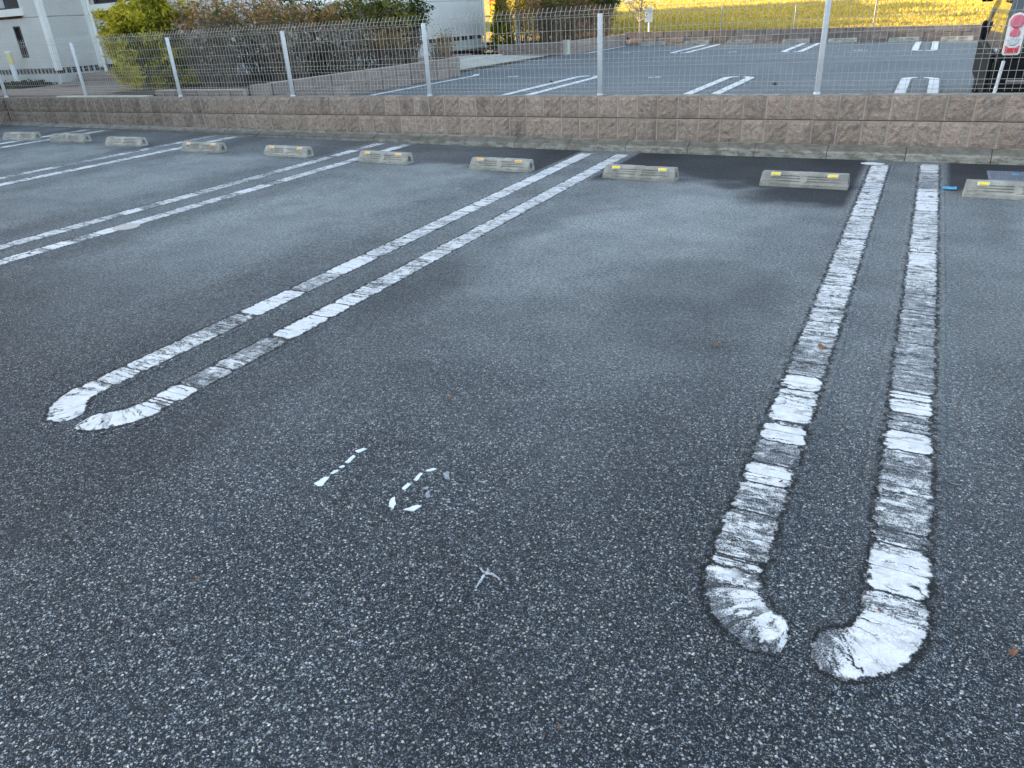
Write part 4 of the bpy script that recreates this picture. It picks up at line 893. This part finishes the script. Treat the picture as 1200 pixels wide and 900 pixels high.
for i, (x, y, h_, tx) in enumerate(((-14.5, 28, 2.2, 'sunlit golden shrub behind the corner of the house'), (-12.2, 30, 1.4, 'low sunlit golden shrub beside the distant white van'))):
    t = empty('golden_shrub', (x, y, .5), tx, 'shrub', 'sunlit golden shrubs beyond the house'); MB().tube([(0, 0, 0), (0, 0, h_*.7)], [.05, .01], 6).obj('stem', M_BARK, t)
    leaves('foliage', M_YEL, t, ball_centers(200, .9, .9, h_/2, h_/2, 11+i, .4, .4), 5200, .07, (.1, .1, .1), lambda P, rs: .75+rs.normal(0, .2, len(P)), 12+i)
# low plants at the foot of the foundation
gc = leaves('ground_cover', M_GCOV, None, [(-20+.05*i, 8.85+.25*math.sin(i*1.7), .53) for i in range(108)], 5200, .05, (.06, .10, .035), lambda P, rs: .4+rs.normal(0, .3, len(P)), 15); gc['kind'] = 'stuff'

# ================================================================== FIELD GRASS
rs = np.random.RandomState(77); n = 190000
d = 22.62+52*rs.random(n)**1.5; xw = -11-.28*(d-22)+rs.random(n)*(16+d*.28)
zz = np.array([field_z(a, b_) for a, b_ in zip(xw, d)])
hh = (.05+.08*rs.random(n))*(.7+.7*np.array([mnoise.noise(Vector((a*.8, b_*.8, 0))) for a, b_ in zip(xw, d)])+.3)*(1+(d-22)*.03)
ang = rs.random(n)*6.28; wd = (.012+.016*rs.random(n))*(1+(d-22)*.08); ln = rs.normal(0, .45, (n, 2))*hh[:, None]
V = np.empty((n, 3, 3)); V[:, 0] = np.stack([xw-np.cos(ang)*wd, d-np.sin(ang)*wd, zz-.01], 1); V[:, 1] = np.stack([xw+np.cos(ang)*wd, d+np.sin(ang)*wd, zz-.01], 1); V[:, 2] = np.stack([xw+ln[:, 0], d+ln[:, 1], zz+np.abs(hh)], 1)
me = bpy.data.meshes.new('dry_grass'); me.vertices.add(n*3); me.vertices.foreach_set('co', V.ravel()); me.loops.add(n*3); me.loops.foreach_set('vertex_index', np.arange(n*3)); me.polygons.add(n); me.polygons.foreach_set('loop_start', np.arange(0, n*3, 3)); me.update(calc_edges=True)
a = me.attributes.new('tone', 'FLOAT', 'POINT'); a.data.foreach_set('value', np.repeat(np.clip(.55*np.clip((d-22.5)/2.5, .1, 1)+rs.normal(0, .2, n), 0, 1), 3).astype(np.float32)); me.materials.append(M_GRASS)  # blades greyer near the wall: dry tan plus painted shade
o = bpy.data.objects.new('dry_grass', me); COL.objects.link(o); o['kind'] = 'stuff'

# ================================================================== DISTANT THINGS
M_VAN = simple('white_van_paint', (.78, .78, .76), .3); M_RED = simple('red_banner', (.55, .03, .03), .6); M_TYRE = simple('tyre_rubber', (.02, .02, .021), .8, (.03, .03, .03), 20)
M_CARB = simple('black_car_paint', (.012, .014, .020), .12, None, spec=.6, Coat_Weight=1.0); M_CARG = simple('tinted_car_glass', (.02, .024, .035), .05)
M_TLR = simple('red_lamp_lens', (.55, .02, .05), .18); M_TLP = simple('pink_lamp_lens', (.62, .12, .20), .18); M_TLC = simple('clear_lamp_lens', (.62, .64, .68), .1, (.45, .46, .5), 60); M_CHR = simple('chrome_strip', (.75, .75, .76), .12, metal=1.0)
M_PLB = simple('black_plastic', (.008, .008, .009), .65, (.012, .012, .013), 40, spec=.08)
def side_extrude(prof, x0, x1, tum=0.0, zt=1.0):
    """vehicle body: side profile (y,z) extruded across x, roof pulled in"""
    bm = bmesh.new(); A = []; B = []
    for y, z in prof:
        k = tum*max(0, (z-zt)); A.append(bm.verts.new((x0+k, y, z))); B.append(bm.verts.new((x1-k, y, z)))
    n = len(prof); bm.faces.new(A); bm.faces.new(B[::-1])
    for i in range(n): bm.faces.new((A[(i+1) % n], A[i], B[i], B[(i+1) % n]))
    bmesh.ops.recalc_face_normals(bm, faces=bm.faces); bmesh.ops.bevel(bm, geom=bm.edges[:], offset=.025, segments=2, affect='EDGES', profile=.6)
    b = MB(); b.addbm(bm); return b
def wheel(parent, x, y, r, w_):
    b = MB(); pts = [(-w_/2, 0, 0), (w_/2, 0, 0)]; b.tube([(-w_/2, 0, 0), (-w_/2+.02, 0, 0), (w_/2-.02, 0, 0), (w_/2, 0, 0)], [r-.02, r, r, r-.02], 28); t_ = b.obj('wheel', M_TYRE, parent, (x, y, r))
    b = MB(); b.tube([(-w_/2-.006, 0, 0), (w_/2+.006, 0, 0)], r*.62, 20); b.obj('rim', M_CHR, t_)
# the dark van at the right edge
cz = upper_z(1.2, 10); car = empty('parked_van', (1.24, 8.55, cz), 'black boxy small van parked beyond the fence at the right edge, rear towards the viewer', 'van')
prof = [(.06, .30), (.02, .62), (.03, .95), (.10, 1.35), (.20, 1.70), (.42, 1.78), (2.2, 1.76), (2.62, 1.30), (2.75, .98), (3.32, .86), (3.38, .55), (3.36, .30)]
body = side_extrude(prof, -.735, .735, .16, .85).obj('body', M_CARB, car)
b = MB(); b.bbox(-.745, .745, -.05, .12, .22, .56, .03); b.obj('rear_bumper', M_PLB, car)
MB().bbox(-.62, .745, -.065, -.048, .375, .40, .003).obj('bumper_strip', M_CHR, car)
b = MB(); b.bbox(-.50, .50, .065, .09, 1.02, 1.55, .02); o = b.obj('rear_window', M_CARG, car); o.rotation_euler[0] = math.radians(-11); o.location = (0, .165, .02)
MB().bbox(-.775, -.728, .125, 3.36, .20, .60, .02).obj('side_cladding', M_PLB, car); MB().bbox(.728, .775, .125, 3.36, .20, .60, .02).obj('side_cladding', M_PLB, car); MB().bbox(-.765, -.70, 3.18, 3.40, .18, .80, .03).obj('front_bumper_corner', M_PLB, car)
for y0, y1 in ((.25, 1.0), (1.08, 1.75), (1.82, 2.35)):
    for sx in (-1, 1):
        b = MB(); X_ = .742-.16*.4; b.bbox(sx*X_-.012, sx*X_+.012, y0, y1, 1.04, 1.55, .008); o = b.obj('side_window', M_CARG, car)
for sx in (-1, 1):
    for y0 in (.62, 2.72): wheel(car, sx*.665, y0, .285, .17)
    L_ = empty('x', (0, 0, 0), 'x', 'x'); bpy.data.objects.remove(L_)
    b = MB(); b.prism([(-.07, .0), (-.068, .28), (-.045, .318), (0, .333), (.045, .318), (.068, .28), (.07, 0), (.055, -.015), (-.055, -.015)], -.012, .018)
    tl = b.obj('tail_lamp', M_VAN, car, (sx*.628, -.005, .62)); tl.rotation_euler = (math.radians(90-3), 0, 0)
    def disc(cy, r, mat, nm, h_=.03):
        q = MB(); q.tube([(0, cy, .0), (0, cy, h_-.006), (0, cy, h_)], [r, r, r*.75], 22); q.obj(nm, mat, tl)
    disc(.258, .056, M_TLP, 'red_lens', .034); disc(.165, .040, M_TLP, 'lens', .030); disc(.105, .046, M_TLC, 'clear_lens', .028)
    q = MB(); q.prism([(-.055, .065), (-.05, .0), (.05, .0), (.055, .065), (.02, .045), (-.02, .045)], .017, .027); q.obj('red_lens', M_TLR, tl)
b = MB(); b.bbox(-.86, -.74, 2.35, 2.45, 1.02, 1.20, .02); b.obj('door_mirror', M_PLB, car)
b = MB(); b.bbox(-.755, -.732, .14, .15, .30, 1.0, .003); 
MB().bbox(-.3, .3, -.066, -.05, .43, .54, .004).obj('licence_plate', M_VAN, car)
for y0 in (1.04, 1.78):
    MB().box(-.7375, -.7355, y0, y0+.008, .35, .95).obj('door_seam', M_SLOT, car)
MB().bbox(-.75, -.737, 1.2, 1.34, .80, .825, .003).obj('door_handle', M_CHR, car)
# distant white van on the rising road
def dz(x, y): return field_z(x, y)
vx, vy = -33.5, 68; vz = dz(vx, vy)
vn = empty('white_van', (vx, vy, vz), 'distant small white van in the sun, seen above the far shrubs left of centre', 'van', None, math.radians(-60))
side_extrude([(0, .3), (0, 1.0), (.1, 1.8), (.4, 1.9), (2.6, 1.88), (3.1, 1.2), (3.4, 1.0), (3.4, .3)], -.75, .75, .12, .95).obj('body', M_VAN, vn)
MB().bbox(-.78, .78, 2.2, 3.0, 1.2, 1.7, .05).obj('windscreen', M_CARG, vn)
for sx in (-1, 1):
    for y0 in (.6, 2.8): wheel(vn, sx*.72, y0, .3, .18)
o = MB().bbox(-.5, .5, -.04, .04, 0, 4.5, .02).obj('red_banner', M_RED, None, (-37.5, 68, dz(-37, 68))); label(o, 'tall red banner standing near the distant white van', 'banner')
b = MB()
gr = empty('guard_rail', (-12, 62, dz(-12, 62)), 'pale guard rail along the top of the golden field', 'guard rail')
for i in range(14): X = -10+2.4*i; MB().tube([(X, 0, -.3), (X, 0, .6)], .05, 6).obj('post', M_POST, gr)
MB().box(-10.5, 22, -.05, .0, .46, .62).obj('rail', M_VAN, gr)
s = N('road_asphalt'); M_ROAD = s.done((.10, .105, .11), .85)
structure(grid('road', fr(-70, 60, 40), [57, 61], lambda x, y: field_z(x, y)+.05, M_ROAD))
